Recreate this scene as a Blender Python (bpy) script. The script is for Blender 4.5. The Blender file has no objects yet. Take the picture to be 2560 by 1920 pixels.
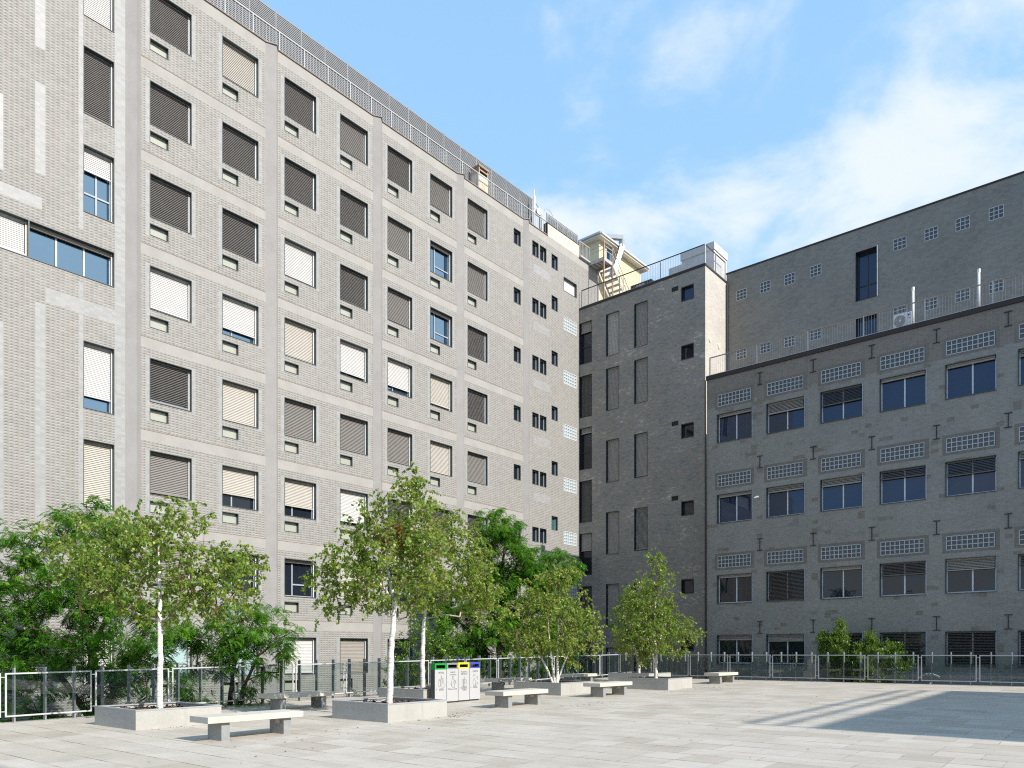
import bpy, bmesh, math, random
import numpy as np
from mathutils import Vector, Matrix
R = math.radians
sc = bpy.context.scene
COL = sc.collection
TF = R(90 - 40.41)          # facade frame: x = u (along the left facade), y = v (away to the left)
TP = R(90 - 38.93)          # plaza frame: x = a, y = b
rng = np.random.default_rng(7)

def rot2(t, x, y): return (x * math.cos(t) - y * math.sin(t), x * math.sin(t) + y * math.cos(t))
def gz(a): return -1.761 + .0136 * a      # the plaza rises gently away from the camera
GROUND = -4.5

# ------------------------------------------------------------------ materials
class NT:
    def __init__(s, name):
        s.m = bpy.data.materials.new(name); s.m.use_nodes = True
        s.t = s.m.node_tree; s.n = s.t.nodes; s.l = s.t.links
        s.n.clear()
        s.out = s.n.new('ShaderNodeOutputMaterial')
    def node(s, typ, **kw):
        n = s.n.new(typ)
        for k, v in kw.items(): setattr(n, k, v)
        return n
    def put(s, sock, v):
        if isinstance(v, bpy.types.NodeSocket): s.l.new(v, sock)
        elif v is not None:
            try: sock.default_value = v
            except Exception: sock.default_value = (*v, 1.0)
    def math(s, op, a, b=None, c=None, clamp=False):
        n = s.node('ShaderNodeMath', operation=op, use_clamp=clamp)
        s.put(n.inputs[0], a)
        if b is not None: s.put(n.inputs[1], b)
        if c is not None: s.put(n.inputs[2], c)
        return n.outputs[0]
    def mix(s, f, a, b, mode='MIX'):
        n = s.node('ShaderNodeMix', data_type='RGBA', blend_type=mode)
        s.put(n.inputs[0], f)
        s.put(n.inputs[6], a if isinstance(a, bpy.types.NodeSocket) else (*a, 1))
        s.put(n.inputs[7], b if isinstance(b, bpy.types.NodeSocket) else (*b, 1))
        return n.outputs[2]
    def noise(s, vec, scale, detail=3, rough=.55):
        n = s.node('ShaderNodeTexNoise'); s.put(n.inputs['Vector'], vec)
        n.inputs['Scale'].default_value = scale; n.inputs['Detail'].default_value = detail
        n.inputs['Roughness'].default_value = rough
        return n.outputs['Fac']
    def obj(s): return s.node('ShaderNodeTexCoord').outputs['Object']
    def sep(s, v):
        n = s.node('ShaderNodeSeparateXYZ'); s.put(n.inputs[0], v); return n.outputs
    def comb(s, x, y, z):
        n = s.node('ShaderNodeCombineXYZ')
        for i, q in enumerate((x, y, z)): s.put(n.inputs[i], q)
        return n.outputs[0]
    def white(s, v):
        n = s.node('ShaderNodeTexWhiteNoise', noise_dimensions='3D'); s.put(n.inputs['Vector'], v); return n.outputs
    def ramp(s, f, stops):
        n = s.node('ShaderNodeValToRGB'); s.put(n.inputs[0], f)
        e = n.color_ramp.elements
        while len(e) < len(stops): e.new(.5)
        for q, (p, c) in zip(e, stops):
            q.position = p; q.color = (*c, 1) if len(c) == 3 else c
        return n.outputs[0]
    def rng(s, v, a, b, c, d):
        n = s.node('ShaderNodeMapRange'); s.put(n.inputs[0], v)
        for i, q in enumerate((a, b, c, d)): n.inputs[i + 1].default_value = q
        return n.outputs[0]
    def bsdf(s, color, rough=.7, spec=.4, metal=0, normal=None, coat=0, coat_rough=.03):
        n = s.node('ShaderNodeBsdfPrincipled')
        s.put(n.inputs['Base Color'], color if isinstance(color, bpy.types.NodeSocket) else (*color, 1))
        s.put(n.inputs['Roughness'], rough); n.inputs['Specular IOR Level'].default_value = spec
        n.inputs['Metallic'].default_value = metal
        n.inputs['Coat Weight'].default_value = coat; n.inputs['Coat Roughness'].default_value = coat_rough
        if normal is not None: s.l.new(normal, n.inputs['Normal'])
        s.l.new(n.outputs[0], s.out.inputs[0])
        return n
    def bump(s, h, strength=.3, dist=.01):
        n = s.node('ShaderNodeBump'); s.put(n.inputs['Height'], h)
        n.inputs['Strength'].default_value = strength; n.inputs['Distance'].default_value = dist
        return n.outputs[0]

MAT = {}
def simple(name, col, rough=.6, spec=.4, metal=0, var=.12, scale=3.0, coat=0, streak=False):
    t = NT(name); o = t.obj()
    n = t.noise(o, scale, 4)
    n2 = t.noise(o, scale * 9, 2)
    f = t.math('ADD', t.math('MULTIPLY', n, .7), t.math('MULTIPLY', n2, .3))
    k = t.rng(f, .3, .7, 1 - var, 1 + var)
    c = t.mix(1.0, col, t.comb(k, k, k), 'MULTIPLY')
    t.bsdf(c, rough, spec, metal, coat=coat)
    MAT[name] = t.m
    return t.m

def mat_relief():          # glazed facade tiles, each a flattened pyramid
    t = NT('relief_tile'); o = t.obj(); x, y, z = t.sep(o)
    W, H = .155, .1
    xs = t.math('DIVIDE', x, W); zs = t.math('DIVIDE', z, H)
    fx = t.math('FRACT', xs); fz = t.math('FRACT', zs)
    l = t.math('MULTIPLY', fx, 2.0); r = t.math('MULTIPLY', t.math('SUBTRACT', 1.0, fx), 2.0)
    b = t.math('DIVIDE', fz, .6); tp = t.math('DIVIDE', t.math('SUBTRACT', 1.0, fz), .4)
    mlr = t.math('MINIMUM', l, r); mbt = t.math('MINIMUM', b, tp)
    isv = t.math('LESS_THAN', mbt, mlr); ish = t.math('SUBTRACT', 1.0, isv)
    dirx = t.math('SIGN', t.math('SUBTRACT', fx, .5))
    bot = t.math('LESS_THAN', b, tp)
    dz = t.math('SUBTRACT', .42, t.math('MULTIPLY', bot, .86))
    rnd = t.white(t.comb(t.math('FLOOR', xs), t.math('FLOOR', zs), 3.0))
    big = t.noise(o, .35, 4, .6)
    amp = t.rng(big, .35, .65, .75, 1.1)
    tx = t.math('MULTIPLY', t.math('MULTIPLY', ish, dirx), t.math('MULTIPLY', amp, .22))
    tz = t.math('MULTIPLY', t.math('MULTIPLY', isv, dz), amp)
    vt = t.node('ShaderNodeVectorTransform', vector_type='VECTOR', convert_from='OBJECT', convert_to='WORLD')
    t.l.new(t.comb(tx, 0.0, tz), vt.inputs[0])
    ge = t.node('ShaderNodeNewGeometry')
    ad = t.node('ShaderNodeVectorMath', operation='ADD'); t.l.new(ge.outputs['Normal'], ad.inputs[0]); t.l.new(vt.outputs[0], ad.inputs[1])
    nm = t.node('ShaderNodeVectorMath', operation='NORMALIZE'); t.l.new(ad.outputs[0], nm.inputs[0])
    base = t.mix(rnd[0], (.268, .260, .246), (.322, .313, .297))
    st = t.noise(t.comb(t.math('MULTIPLY', x, 2.2), 0.0, t.math('MULTIPLY', z, .35)), 1.3, 4)
    base = t.mix(t.rng(st, .45, .75, 0, .45), base, (.31, .285, .26))
    jx = t.math('LESS_THAN', fx, .035); jz = t.math('LESS_THAN', fz, .05)
    j = t.math('MAXIMUM', jx, jz)
    base = t.mix(t.math('MULTIPLY', j, .35), base, (.19, .175, .16))
    t.bsdf(base, .6, .25, normal=nm.outputs[0])
    MAT['relief_tile'] = t.m

def mat_flat_tile():
    t = NT('flat_tile'); o = t.obj(); x, y, z = t.sep(o)
    W, H = .155, .1
    xs = t.math('DIVIDE', x, W); zs = t.math('DIVIDE', z, H)
    rnd = t.white(t.comb(t.math('FLOOR', xs), t.math('FLOOR', zs), 5.0))
    j = t.math('MAXIMUM', t.math('LESS_THAN', t.math('FRACT', xs), .035), t.math('LESS_THAN', t.math('FRACT', zs), .07))
    c = t.mix(rnd[0], (.285, .287, .287), (.34, .341, .338))
    c = t.mix(t.math('MULTIPLY', j, .45), c, (.25, .24, .22))
    t.bsdf(c, .3, .5)
    MAT['flat_tile'] = t.m

def mat_concrete(name, c1, c2, rough=.85, stain=(.24, .2, .16), amt=.35, fine=60):
    t = NT(name); o = t.obj(); x, y, z = t.sep(o)
    n = t.noise(o, 1.2, 5, .6); f = t.noise(o, fine, 3)
    c = t.mix(t.rng(n, .3, .7, 0, 1), c1, c2)
    k = t.rng(f, .25, .75, .86, 1.12)
    c = t.mix(1.0, c, t.comb(k, k, k), 'MULTIPLY')
    st = t.noise(t.comb(t.math('MULTIPLY', x, 5.0), t.math('MULTIPLY', y, 5.0), t.math('MULTIPLY', z, .7)), 1.5, 4)
    c = t.mix(t.rng(st, .52, .8, 0, amt), c, stain)
    t.bsdf(c, rough, .3, normal=t.bump(f, .25, .004))
    MAT[name] = t.m

def mat_brick(name, W, H, cols, mortar, patch=None, shift=.5, jw=.05, jh=.09, mamt=.6, rough=.5, scale=1.0, patch_t=(.56, .6), top=None):
    t = NT(name); o = t.obj(); x, y, z = t.sep(o)
    zs = t.math('DIVIDE', z, H); row = t.math('FLOOR', zs)
    rr = t.white(t.comb(row, 7.0, 1.0))[0]
    off = t.math('MULTIPLY', t.math('FLOOR', t.math('MULTIPLY', rr, 2.99)), shift)
    h = t.math('ADD', x, y)
    xs = t.math('ADD', t.math('DIVIDE', h, W), off); cid = t.math('FLOOR', xs)
    r1 = t.white(t.comb(cid, row, 2.0))[0]
    cl = t.noise(t.comb(t.math('MULTIPLY', h, .25), 0.0, t.math('MULTIPLY', z, .35)), 2.2 * scale, 3)
    f = t.math('ADD', t.math('MULTIPLY', r1, .62), t.math('MULTIPLY', t.rng(cl, .3, .7, 0, 1), .38))
    stops = [(i / (len(cols) - 1), c) for i, c in enumerate(cols)]
    c = t.ramp(f, stops)
    if patch:
        q = t.noise(t.comb(t.math('MULTIPLY', t.math('FLOOR', t.math('DIVIDE', h, W * 2)), .41), 3.0, t.math('MULTIPLY', t.math('FLOOR', t.math('DIVIDE', z, H * 3)), .37)), 1.0, 2, .7)
        pf = t.rng(q, patch_t[0], patch_t[1], 0, 1)
        if top is not None:
            tn = t.math('ADD', z, t.math('MULTIPLY', t.math('SUBTRACT', t.noise(t.comb(t.math('FLOOR', t.math('DIVIDE', h, W * 4)), 0.0, 0.0), 1.7, 1), .5), 1.6))
            pf = t.math('MAXIMUM', pf, t.math('MULTIPLY', t.math('GREATER_THAN', tn, top), .8))
        pc = t.mix(r1, patch[0], patch[1])
        c = t.mix(pf, c, pc)
    j = t.math('MAXIMUM', t.math('LESS_THAN', t.math('FRACT', xs), jw), t.math('LESS_THAN', t.math('FRACT', zs), jh))
    big = t.noise(o, .3, 3)
    k = t.rng(big, .3, .7, .92, 1.08)
    c = t.mix(1.0, c, t.comb(k, k, k), 'MULTIPLY')
    jn = t.rng(t.noise(o, 1.3, 3), .3, .7, .25, 1.0)
    c = t.mix(t.math('MULTIPLY', t.math('MULTIPLY', j, mamt), jn), c, mortar)
    t.bsdf(c, rough, .4)
    MAT[name] = t.m

def mat_paving():
    t = NT('stone_paving'); o = t.obj(); x, y, z = t.sep(o)
    RW, L = .655, 1.31
    n0 = t.noise(o, .6, 2)
    xs = t.math('DIVIDE', t.math('ADD', x, .13), RW); row = t.math('FLOOR', xs)
    rr = t.white(t.comb(row, 2.0, 9.0))
    off = t.math('MULTIPLY', t.math('FLOOR', t.math('MULTIPLY', rr[0], 3.99)), .25)
    ys = t.math('ADD', t.math('DIVIDE', t.math('SUBTRACT', y, .29), L), off); cid = t.math('FLOOR', ys)
    hv = t.white(t.comb(row, cid, 4.0))[0]
    # some long slabs are split in two
    split = t.math('GREATER_THAN', hv, .45)
    ys2 = t.math('MULTIPLY', ys, 2.0)
    cid2 = t.math('ADD', cid, t.math('MULTIPLY', split, t.math('MULTIPLY', t.math('GREATER_THAN', t.math('FRACT', ys), .5), .5)))
    r1 = t.white(t.comb(row, cid2, 6.0))[0]
    fr = t.math('ADD', t.math('MULTIPLY', split, t.math('FRACT', ys2)), t.math('MULTIPLY', t.math('SUBTRACT', 1.0, split), t.math('FRACT', ys)))
    wy = t.math('ADD', t.math('MULTIPLY', split, .02), t.math('MULTIPLY', t.math('SUBTRACT', 1.0, split), .01))
    jr = t.math('LESS_THAN', t.math('FRACT', xs), .034)
    jc = t.math('LESS_THAN', fr, wy)
    c = t.ramp(r1, [(0, (.41, .363, .305)), (.2, (.46, .413, .355)), (.55, (.485, .44, .383)), (.85, (.51, .467, .41)), (1, (.43, .38, .32))])
    sm = t.noise(t.comb(t.math('MULTIPLY', x, 2.4), t.math('MULTIPLY', y, .8), 0.0), 1.1, 5, .6)
    k = t.rng(sm, .3, .72, .88, 1.07)
    c = t.mix(1.0, c, t.comb(k, k, k), 'MULTIPLY')
    fi = t.noise(o, 40, 3); k2 = t.rng(fi, .3, .7, .96, 1.04)
    c = t.mix(1.0, c, t.comb(k2, k2, k2), 'MULTIPLY')
    bs = t.noise(t.comb(t.math('MULTIPLY', x, 1.0), t.math('MULTIPLY', y, 1.0), 2.0), .55, 5, .62)
    c = t.mix(t.rng(bs, .5, .7, 0, .38), c, (.33, .29, .235))
    spot = t.noise(o, 6.0, 2, .4)
    c = t.mix(t.rng(spot, .7, .78, 0, .25), c, (.3, .27, .24))
    jn = t.noise(t.comb(t.math('MULTIPLY', x, 3.0), t.math('MULTIPLY', y, .9), row), 1.0, 2)
    ja = t.math('MAXIMUM', t.math('MULTIPLY', jr, t.rng(jn, .46, .60, .25, .9)), t.math('MULTIPLY', jc, t.rng(jn, .48, .64, .15, .8)))
    c = t.mix(ja, c, (.07, .065, .06))
    t.bsdf(c, .62, .3, normal=t.bump(fi, .12, .004))
    MAT['stone_paving'] = t.m

def mat_pane(name, col, refl=1.9, rough=.015, tint=(1, 1, 1), noise_amt=0.0):
    t = NT(name)
    d = t.node('ShaderNodeBsdfDiffuse'); d.inputs[0].default_value = (*col, 1)
    g = t.node('ShaderNodeBsdfGlossy'); g.inputs['Roughness'].default_value = rough; g.inputs[0].default_value = (*tint, 1)
    f = t.node('ShaderNodeFresnel'); f.inputs[0].default_value = refl
    bmp = t.bump(t.noise(t.obj(), 1.1, 1), .05, .05)
    t.l.new(bmp, g.inputs['Normal'])
    m = t.node('ShaderNodeMixShader'); t.l.new(f.outputs[0], m.inputs[0]); t.l.new(d.outputs[0], m.inputs[1]); t.l.new(g.outputs[0], m.inputs[2])
    t.l.new(m.outputs[0], t.out.inputs[0]); MAT[name] = t.m

def mat_clear(name, tint=(.82, .86, .85), ior=1.5):
    t = NT(name)
    d = t.node('ShaderNodeBsdfTransparent'); d.inputs[0].default_value = (*tint, 1)
    g = t.node('ShaderNodeBsdfGlossy'); g.inputs['Roughness'].default_value = .01; g.inputs[0].default_value = (.9, .9, .9, 1)
    ge = t.node('ShaderNodeNewGeometry'); dp = t.node('ShaderNodeVectorMath', operation='DOT_PRODUCT')
    t.l.new(ge.outputs['Incoming'], dp.inputs[0]); t.l.new(ge.outputs['Normal'], dp.inputs[1])
    c = t.math('SUBTRACT', 1.0, t.math('ABSOLUTE', dp.outputs['Value']))
    f = t.math('ADD', .035, t.math('MULTIPLY', .93, t.math('POWER', c, 5.0)))
    m = t.node('ShaderNodeMixShader'); t.l.new(f, m.inputs[0]); t.l.new(d.outputs[0], m.inputs[1]); t.l.new(g.outputs[0], m.inputs[2])
    t.l.new(m.outputs[0], t.out.inputs[0]); MAT[name] = t.m

def mat_leaf(name, stops, transl=.45, rough=.42, hue=(.42, .58, .06)):
    t = NT(name)
    at = t.node('ShaderNodeAttribute', attribute_name='tint')
    c = t.ramp(at.outputs['Fac'], stops)
    p = t.node('ShaderNodeBsdfPrincipled'); t.l.new(c, p.inputs['Base Color'])
    p.inputs['Roughness'].default_value = rough; p.inputs['Specular IOR Level'].default_value = .45
    tr = t.node('ShaderNodeBsdfTranslucent')
    t.l.new(t.mix(.55, c, hue), tr.inputs[0])
    m = t.node('ShaderNodeMixShader'); m.inputs[0].default_value = transl
    t.l.new(p.outputs[0], m.inputs[1]); t.l.new(tr.outputs[0], m.inputs[2]); t.l.new(m.outputs[0], t.out.inputs[0])
    MAT[name] = t.m

def mat_birch_bark():
    t = NT('birch_bark'); o = t.obj(); x, y, z = t.sep(o)
    n = t.noise(t.comb(t.math('MULTIPLY', x, 6.0), t.math('MULTIPLY', y, 6.0), t.math('MULTIPLY', z, 34.0)), 1.0, 3)
    n2 = t.noise(o, 3.2, 3)
    c = t.mix(t.rng(n, .55, .68, 0, .75), (.74, .70, .65), (.20, .16, .13))
    c = t.mix(t.rng(n2, .58, .72, 0, .8), c, (.22, .19, .17))
    at = t.node('ShaderNodeAttribute', attribute_name='tint')
    c = t.mix(at.outputs['Fac'], c, (.16, .085, .055))
    t.bsdf(c, .75, .3); MAT['birch_bark'] = t.m

def mat_mulch():
    t = NT('bark_mulch'); o = t.obj()
    v = t.node('ShaderNodeTexVoronoi'); t.l.new(o, v.inputs['Vector']); v.inputs['Scale'].default_value = 26
    c = t.ramp(t.sep(v.outputs['Color'])[0], [(0, (.03, .018, .012)), (.5, (.085, .05, .035)), (1, (.17, .115, .085))])
    t.bsdf(c, .9, .2, normal=t.bump(v.outputs['Distance'], .6, .02)); MAT['bark_mulch'] = t.m

def make_materials():
    mat_relief(); mat_flat_tile()
    mat_concrete('pier_concrete', (.285, .272, .265), (.33, .321, .314), amt=.2)
    mat_concrete('band_concrete', (.31, .298, .284), (.365, .354, .34), stain=(.36, .28, .21), amt=.5)
    mat_concrete('cream_plaster', (.60, .53, .40), (.66, .60, .48), stain=(.3, .27, .23), amt=.75, fine=20)
    mat_concrete('planter_concrete', (.36, .35, .322), (.43, .42, .39), stain=(.24, .225, .2), amt=.3)
    mat_concrete('bench_stone', (.47, .44, .385), (.56, .53, .47), stain=(.38, .33, .27), amt=.35)
    mat_concrete('yellow_plaster', (.58, .51, .34), (.62, .55, .38), stain=(.5, .42, .27), amt=.15)
    mat_concrete('deck_side', (.2, .19, .18), (.26, .25, .24))
    mat_brick('dark_brick', .21, .068, [(.15, .152, .148), (.205, .203, .193), (.245, .235, .215), (.275, .232, .19), (.47, .455, .425)], (.26, .25, .235), shift=.5, mamt=.4)
    mat_brick('grey_brick', .15, .06, [(.186, .178, .162), (.216, .207, .188), (.236, .227, .207), (.27, .258, .236)], (.33, .33, .325), patch=((.15, .126, .102), (.19, .162, .134)), shift=0, mamt=.5, patch_t=(.60, .62), top=12.75, rough=.45)
    mat_brick('brown_brick', .15, .06, [(.125, .108, .092), (.15, .132, .113), (.165, .148, .13)], (.3, .295, .285), shift=0, mamt=.5)
    mat_brick('slate_brick', .21, .1, [(.152, .143, .127), (.182, .172, .153), (.206, .195, .174), (.226, .204, .174)], (.25, .25, .25), shift=.5, mamt=.33, jw=.03, jh=.05, rough=.4)
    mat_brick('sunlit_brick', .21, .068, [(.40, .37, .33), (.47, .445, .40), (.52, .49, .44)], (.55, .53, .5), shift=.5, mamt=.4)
    mat_paving(); mat_birch_bark(); mat_mulch()
    mat_pane('window_glass', (.02, .035, .06), 5.0, tint=(.52, .78, 1.0))
    mat_pane('dark_glass', (.012, .016, .024), 1.5)
    mat_pane('blue_glass', (.018, .026, .05), 1.62, tint=(.62, .74, 1.0))
    mat_pane('teal_glass', (.03, .12, .115), 1.5)
    mat_clear('fence_glass')
    mat_leaf('birch_leaf', [(0, (.06, .125, .022)), (.35, (.14, .235, .034)), (.7, (.27, .36, .056)), (.93, (.44, .48, .12)), (.97, (.35, .12, .03)), (1, (.38, .13, .03))])
    mat_leaf('locust_leaf', [(0, (.035, .13, .015)), (.5, (.09, .26, .022)), (.85, (.19, .39, .028)), (1, (.34, .48, .04))], hue=(.2, .42, .03))
    mat_leaf('shrub_leaf', [(0, (.035, .11, .014)), (.6, (.1, .22, .022)), (1, (.25, .37, .05))], transl=.3, rough=.3)
    mat_leaf('laurel_leaf', [(0, (.04, .1, .014)), (.6, (.09, .18, .022)), (1, (.22, .32, .04))], transl=.3, rough=.35)
    simple('locust_bark', (.07, .05, .04), .9, .2, var=.3, scale=8)
    simple('casing', (.055, .072, .074), .45, .5)
    simple('dark_frame', (.02, .023, .028), .4, .5)
    simple('alu_frame', (.33, .36, .40), .4, .5)
    simple('light_frame', (.52, .55, .6), .38, .5)
    simple('guide_rail', (.72, .72, .7), .4, .5, var=.05)
    simple('blind_white', (.54, .525, .51), .45, .5, var=.05)
    simple('blind_beige', (.44, .41, .365), .5, .4, var=.06)
    simple('blind_open', (.27, .255, .245), .5, .4, var=.06)
    simple('blind_mid', (.21, .198, .185), .5, .4, var=.06)
    simple('blind_grey', (.30, .275, .245), .5, .4, var=.06)
    simple('blind_dark', (.11, .1, .092), .5, .4, var=.06)
    simple('galvanised', (.36, .38, .40), .5, .5, metal=.25, var=.14, scale=14)
    simple('leg_steel', (.27, .28, .28), .55, .5, metal=.1, var=.14, scale=14)
    simple('fence_post', (.23, .245, .26), .5, .5, metal=.0, var=.08)
    simple('fence_frame', (.46, .47, .485), .4, .5, var=.06)
    simple('louvre_grey', (.24, .25, .265), .5, .4)
    simple('louvre_back', (.045, .052, .065), .7, .3)
    simple('rail_grey', (.40, .40, .40), .5, .4)
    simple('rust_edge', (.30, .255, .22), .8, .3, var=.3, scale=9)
    simple('brown_coping', (.03, .024, .024), .6, .4)
    simple('black_metal', (.02, .02, .022), .5, .4)
    simple('white_pvc', (.8, .8, .79), .4, .5, var=.03)
    simple('ac_white', (.72, .71, .68), .45, .5, var=.04)
    simple('unit_grey', (.5, .5, .5), .5, .4)
    simple('steel_stair', (.4, .40, .39), .6, .4, var=.25, scale=5)
    simple('rusty_steel', (.35, .25, .18), .75, .3, var=.4, scale=7)
    simple('zinc', (.42, .44, .46), .4, .5, metal=.5, var=.12)
    simple('gutter_white', (.66, .63, .56), .5, .4)
    simple('roof_grey', (.22, .21, .2), .8, .3)
    simple('bin_body', (.42, .42, .425), .4, .5, var=.03)
    simple('bin_dark', (.06, .062, .065), .5, .4)
    simple('bin_green', (.005, .28, .04), .35, .5, var=.03)
    simple('bin_grey', (.22, .235, .25), .35, .5, var=.03)
    simple('bin_yellow', (.85, .68, .01), .35, .5, var=.03)
    simple('bin_blue', (.055, .075, .42), .35, .5, var=.03)
    simple('ink', (.07, .07, .072), .6, .3, var=.0)
    simple('bin_hole', (.006, .006, .006), .8, .1)
    simple('curtain', (.37, .385, .33), .3, .5, var=.06, scale=18, coat=1.0)
    simple('curtain_blue', (.36, .5, .5), .3, .5, var=.06, scale=12, coat=1.0)
    simple('block_frame', (.40, .42, .43), .5, .4)
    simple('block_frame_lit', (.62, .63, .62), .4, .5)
    t = NT('block_glass'); o = t.obj()
    n = t.noise(o, 60, 2); c = t.mix(t.rng(n, .35, .65, 0, 1), (.025, .032, .045), (.065, .078, .095))
    t.bsdf(c, .12, .6, normal=t.bump(n, .5, .01)); MAT['block_glass'] = t.m
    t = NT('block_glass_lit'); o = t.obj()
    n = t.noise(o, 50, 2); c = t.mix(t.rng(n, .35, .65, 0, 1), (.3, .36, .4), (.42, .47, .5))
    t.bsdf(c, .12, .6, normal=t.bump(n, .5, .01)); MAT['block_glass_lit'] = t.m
    simple('render_grey', (.33, .32, .31), .85, .2)
    simple('terracotta', (.36, .12, .06), .8, .3, var=.25, scale=9)
    simple('soil_ground', (.07, .062, .048), .95, .1, var=.4, scale=1.5)
    simple('render_warm', (.2, .18, .155), .85, .2)

# ------------------------------------------------------------------ objects
def tag(o, label=None, cat=None, group=None, kind=None):
    if label: o['label'] = label
    if cat: o['category'] = cat
    if group: o['group'] = group
    if kind: o['kind'] = kind
    return o

def empty(name, loc, rz=0.0, label=None, cat=None, group=None):
    o = bpy.data.objects.new(name, None); COL.objects.link(o)
    o.empty_display_size = .3; o.location = loc; o.rotation_euler = (0, 0, rz)
    return tag(o, label, cat, group)

class MB:
    def __init__(s): s.v = []; s.f = []; s.m = []
    def quad(s, p, mi=0):
        i = len(s.v); s.v += [tuple(q) for q in p]; s.f.append(tuple(range(i, i + len(p)))); s.m.append(mi)
    def box(s, x0, x1, y0, y1, z0, z1, mi=0):
        if x0 > x1: x0, x1 = x1, x0
        if y0 > y1: y0, y1 = y1, y0
        if z0 > z1: z0, z1 = z1, z0
        i = len(s.v)
        s.v += [(x0, y0, z0), (x1, y0, z0), (x1, y1, z0), (x0, y1, z0), (x0, y0, z1), (x1, y0, z1), (x1, y1, z1), (x0, y1, z1)]
        for f in ((0, 3, 2, 1), (4, 5, 6, 7), (0, 1, 5, 4), (1, 2, 6, 5), (2, 3, 7, 6), (3, 0, 4, 7)):
            s.f.append(tuple(i + q for q in f)); s.m.append(mi)
        return s
    def prism(s, pts, z0, z1, mi=0):            # pts counter-clockwise in plan
        n = len(pts); i = len(s.v)
        s.v += [(x, y, z0) for x, y in pts] + [(x, y, z1) for x, y in pts]
        s.f.append(tuple(i + q for q in reversed(range(n)))); s.m.append(mi)
        s.f.append(tuple(i + n + q for q in range(n))); s.m.append(mi)
        for k in range(n):
            j = (k + 1) % n; s.f.append((i + k, i + j, i + n + j, i + n + k)); s.m.append(mi)
        return s
    def tube(s, p, q, r0, r1=None, n=8, mi=0, caps=True):
        r1 = r0 if r1 is None else r1
        p, q = Vector(p), Vector(q); d = (q - p).normalized()
        a = d.orthogonal().normalized(); b = d.cross(a); i = len(s.v)
        for c, r in ((p, r0), (q, r1)):
            for k in range(n):
                t = 2 * math.pi * k / n
                s.v.append(tuple(c + a * (r * math.cos(t)) + b * (r * math.sin(t))))
        for k in range(n):
            j = (k + 1) % n; s.f.append((i + k, i + j, i + n + j, i + n + k)); s.m.append(mi)
        if caps:
            s.f.append(tuple(i + q for q in reversed(range(n)))); s.m.append(mi)
            s.f.append(tuple(i + n + q for q in range(n))); s.m.append(mi)
        return s
    def bar(s, p, q, w, h, mi=0):               # rectangular bar from p to q, w across, h high
        p, q = Vector(p), Vector(q); d = (q - p).normalized()
        side = d.cross(Vector((0, 0, 1)))
        side = side.normalized() if side.length > 1e-4 else Vector((1, 0, 0))
        up = side.cross(d).normalized(); i = len(s.v)
        for c in (p, q):
            for a, b in ((-1, -1), (1, -1), (1, 1), (-1, 1)):
                s.v.append(tuple(c + side * (a * w / 2) + up * (b * h / 2)))
        for f in ((0, 1, 2, 3), (7, 6, 5, 4), (0, 4, 5, 1), (1, 5, 6, 2), (2, 6, 7, 3), (3, 7, 4, 0)):
            s.f.append(tuple(i + k for k in f)); s.m.append(mi)
        return s
    def mesh(s, name, mats, smooth=False):
        me = bpy.data.meshes.new(name); me.from_pydata(s.v, [], s.f)
        for m in (mats if isinstance(mats, (list, tuple)) else [mats]): me.materials.append(MAT[m])
        if any(s.m): me.polygons.foreach_set('material_index', s.m)
        if smooth: me.polygons.foreach_set('use_smooth', [True] * len(s.f))
        me.update(); return me
    def build(s, name, mats, parent=None, loc=(0, 0, 0), rz=0.0, smooth=False, bevel=0):
        o = bpy.data.objects.new(name, s.mesh(name, mats, smooth)); COL.objects.link(o)
        o.location = loc; o.rotation_euler = (0, 0, rz)
        if parent: o.parent = parent
        if bevel:
            b = o.modifiers.new('edge', 'BEVEL'); b.width = bevel; b.segments = 2; b.limit_method = 'ANGLE'
        return o

# a front wall in facade coordinates: x right, y into the wall, z up; openings are cut out, reveals lined
def front_wall(name, parent, x0, x1, z0, z1, openings, regions, mats, reveal=.3, reveal_mi=None):
    xs = sorted({round(q, 4) for r in openings + [r[:4] for r in regions] for q in r[:2] if x0 < q < x1} | {x0, x1})
    zs = sorted({round(q, 4) for r in openings + [r[:4] for r in regions] for q in r[2:4] if z0 < q < z1} | {z0, z1})
    mb = MB()
    def inside(r, x, z): return r[0] < x < r[1] and r[2] < z < r[3]
    # merge cells along x where they share a material, to keep the mesh light
    for i in range(len(zs) - 1):
        zc = (zs[i] + zs[i + 1]) / 2; run = None
        for k in range(len(xs) - 1):
            xc = (xs[k] + xs[k + 1]) / 2
            if any(inside(r, xc, zc) for r in openings): cell = None
            else:
                cell = 0
                for r in regions:
                    if inside(r, xc, zc): cell = r[4]
            if run and run[2] == cell: run[1] = xs[k + 1]
            else:
                if run and run[2] is not None: mb.quad([(run[0], 0, zs[i]), (run[1], 0, zs[i]), (run[1], 0, zs[i + 1]), (run[0], 0, zs[i + 1])], run[2])
                run = [xs[k], xs[k + 1], cell]
        if run and run[2] is not None: mb.quad([(run[0], 0, zs[i]), (run[1], 0, zs[i]), (run[1], 0, zs[i + 1]), (run[0], 0, zs[i + 1])], run[2])
    mi = 0 if reveal_mi is None else reveal_mi
    for a, b, c, d in openings:
        mb.quad([(a, 0, c), (a, 0, d), (a, reveal, d), (a, reveal, c)], mi)
        mb.quad([(b, 0, d), (b, 0, c), (b, reveal, c), (b, reveal, d)], mi)
        mb.quad([(a, 0, d), (b, 0, d), (b, reveal, d), (a, reveal, d)], mi)
        mb.quad([(b, 0, c), (a, 0, c), (a, reveal, c), (b, reveal, c)], mi)
        mb.quad([(a, reveal, c), (b, reveal, c), (b, reveal, d), (a, reveal, d)], mi)
    return mb.build(name, mats, parent)

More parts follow.
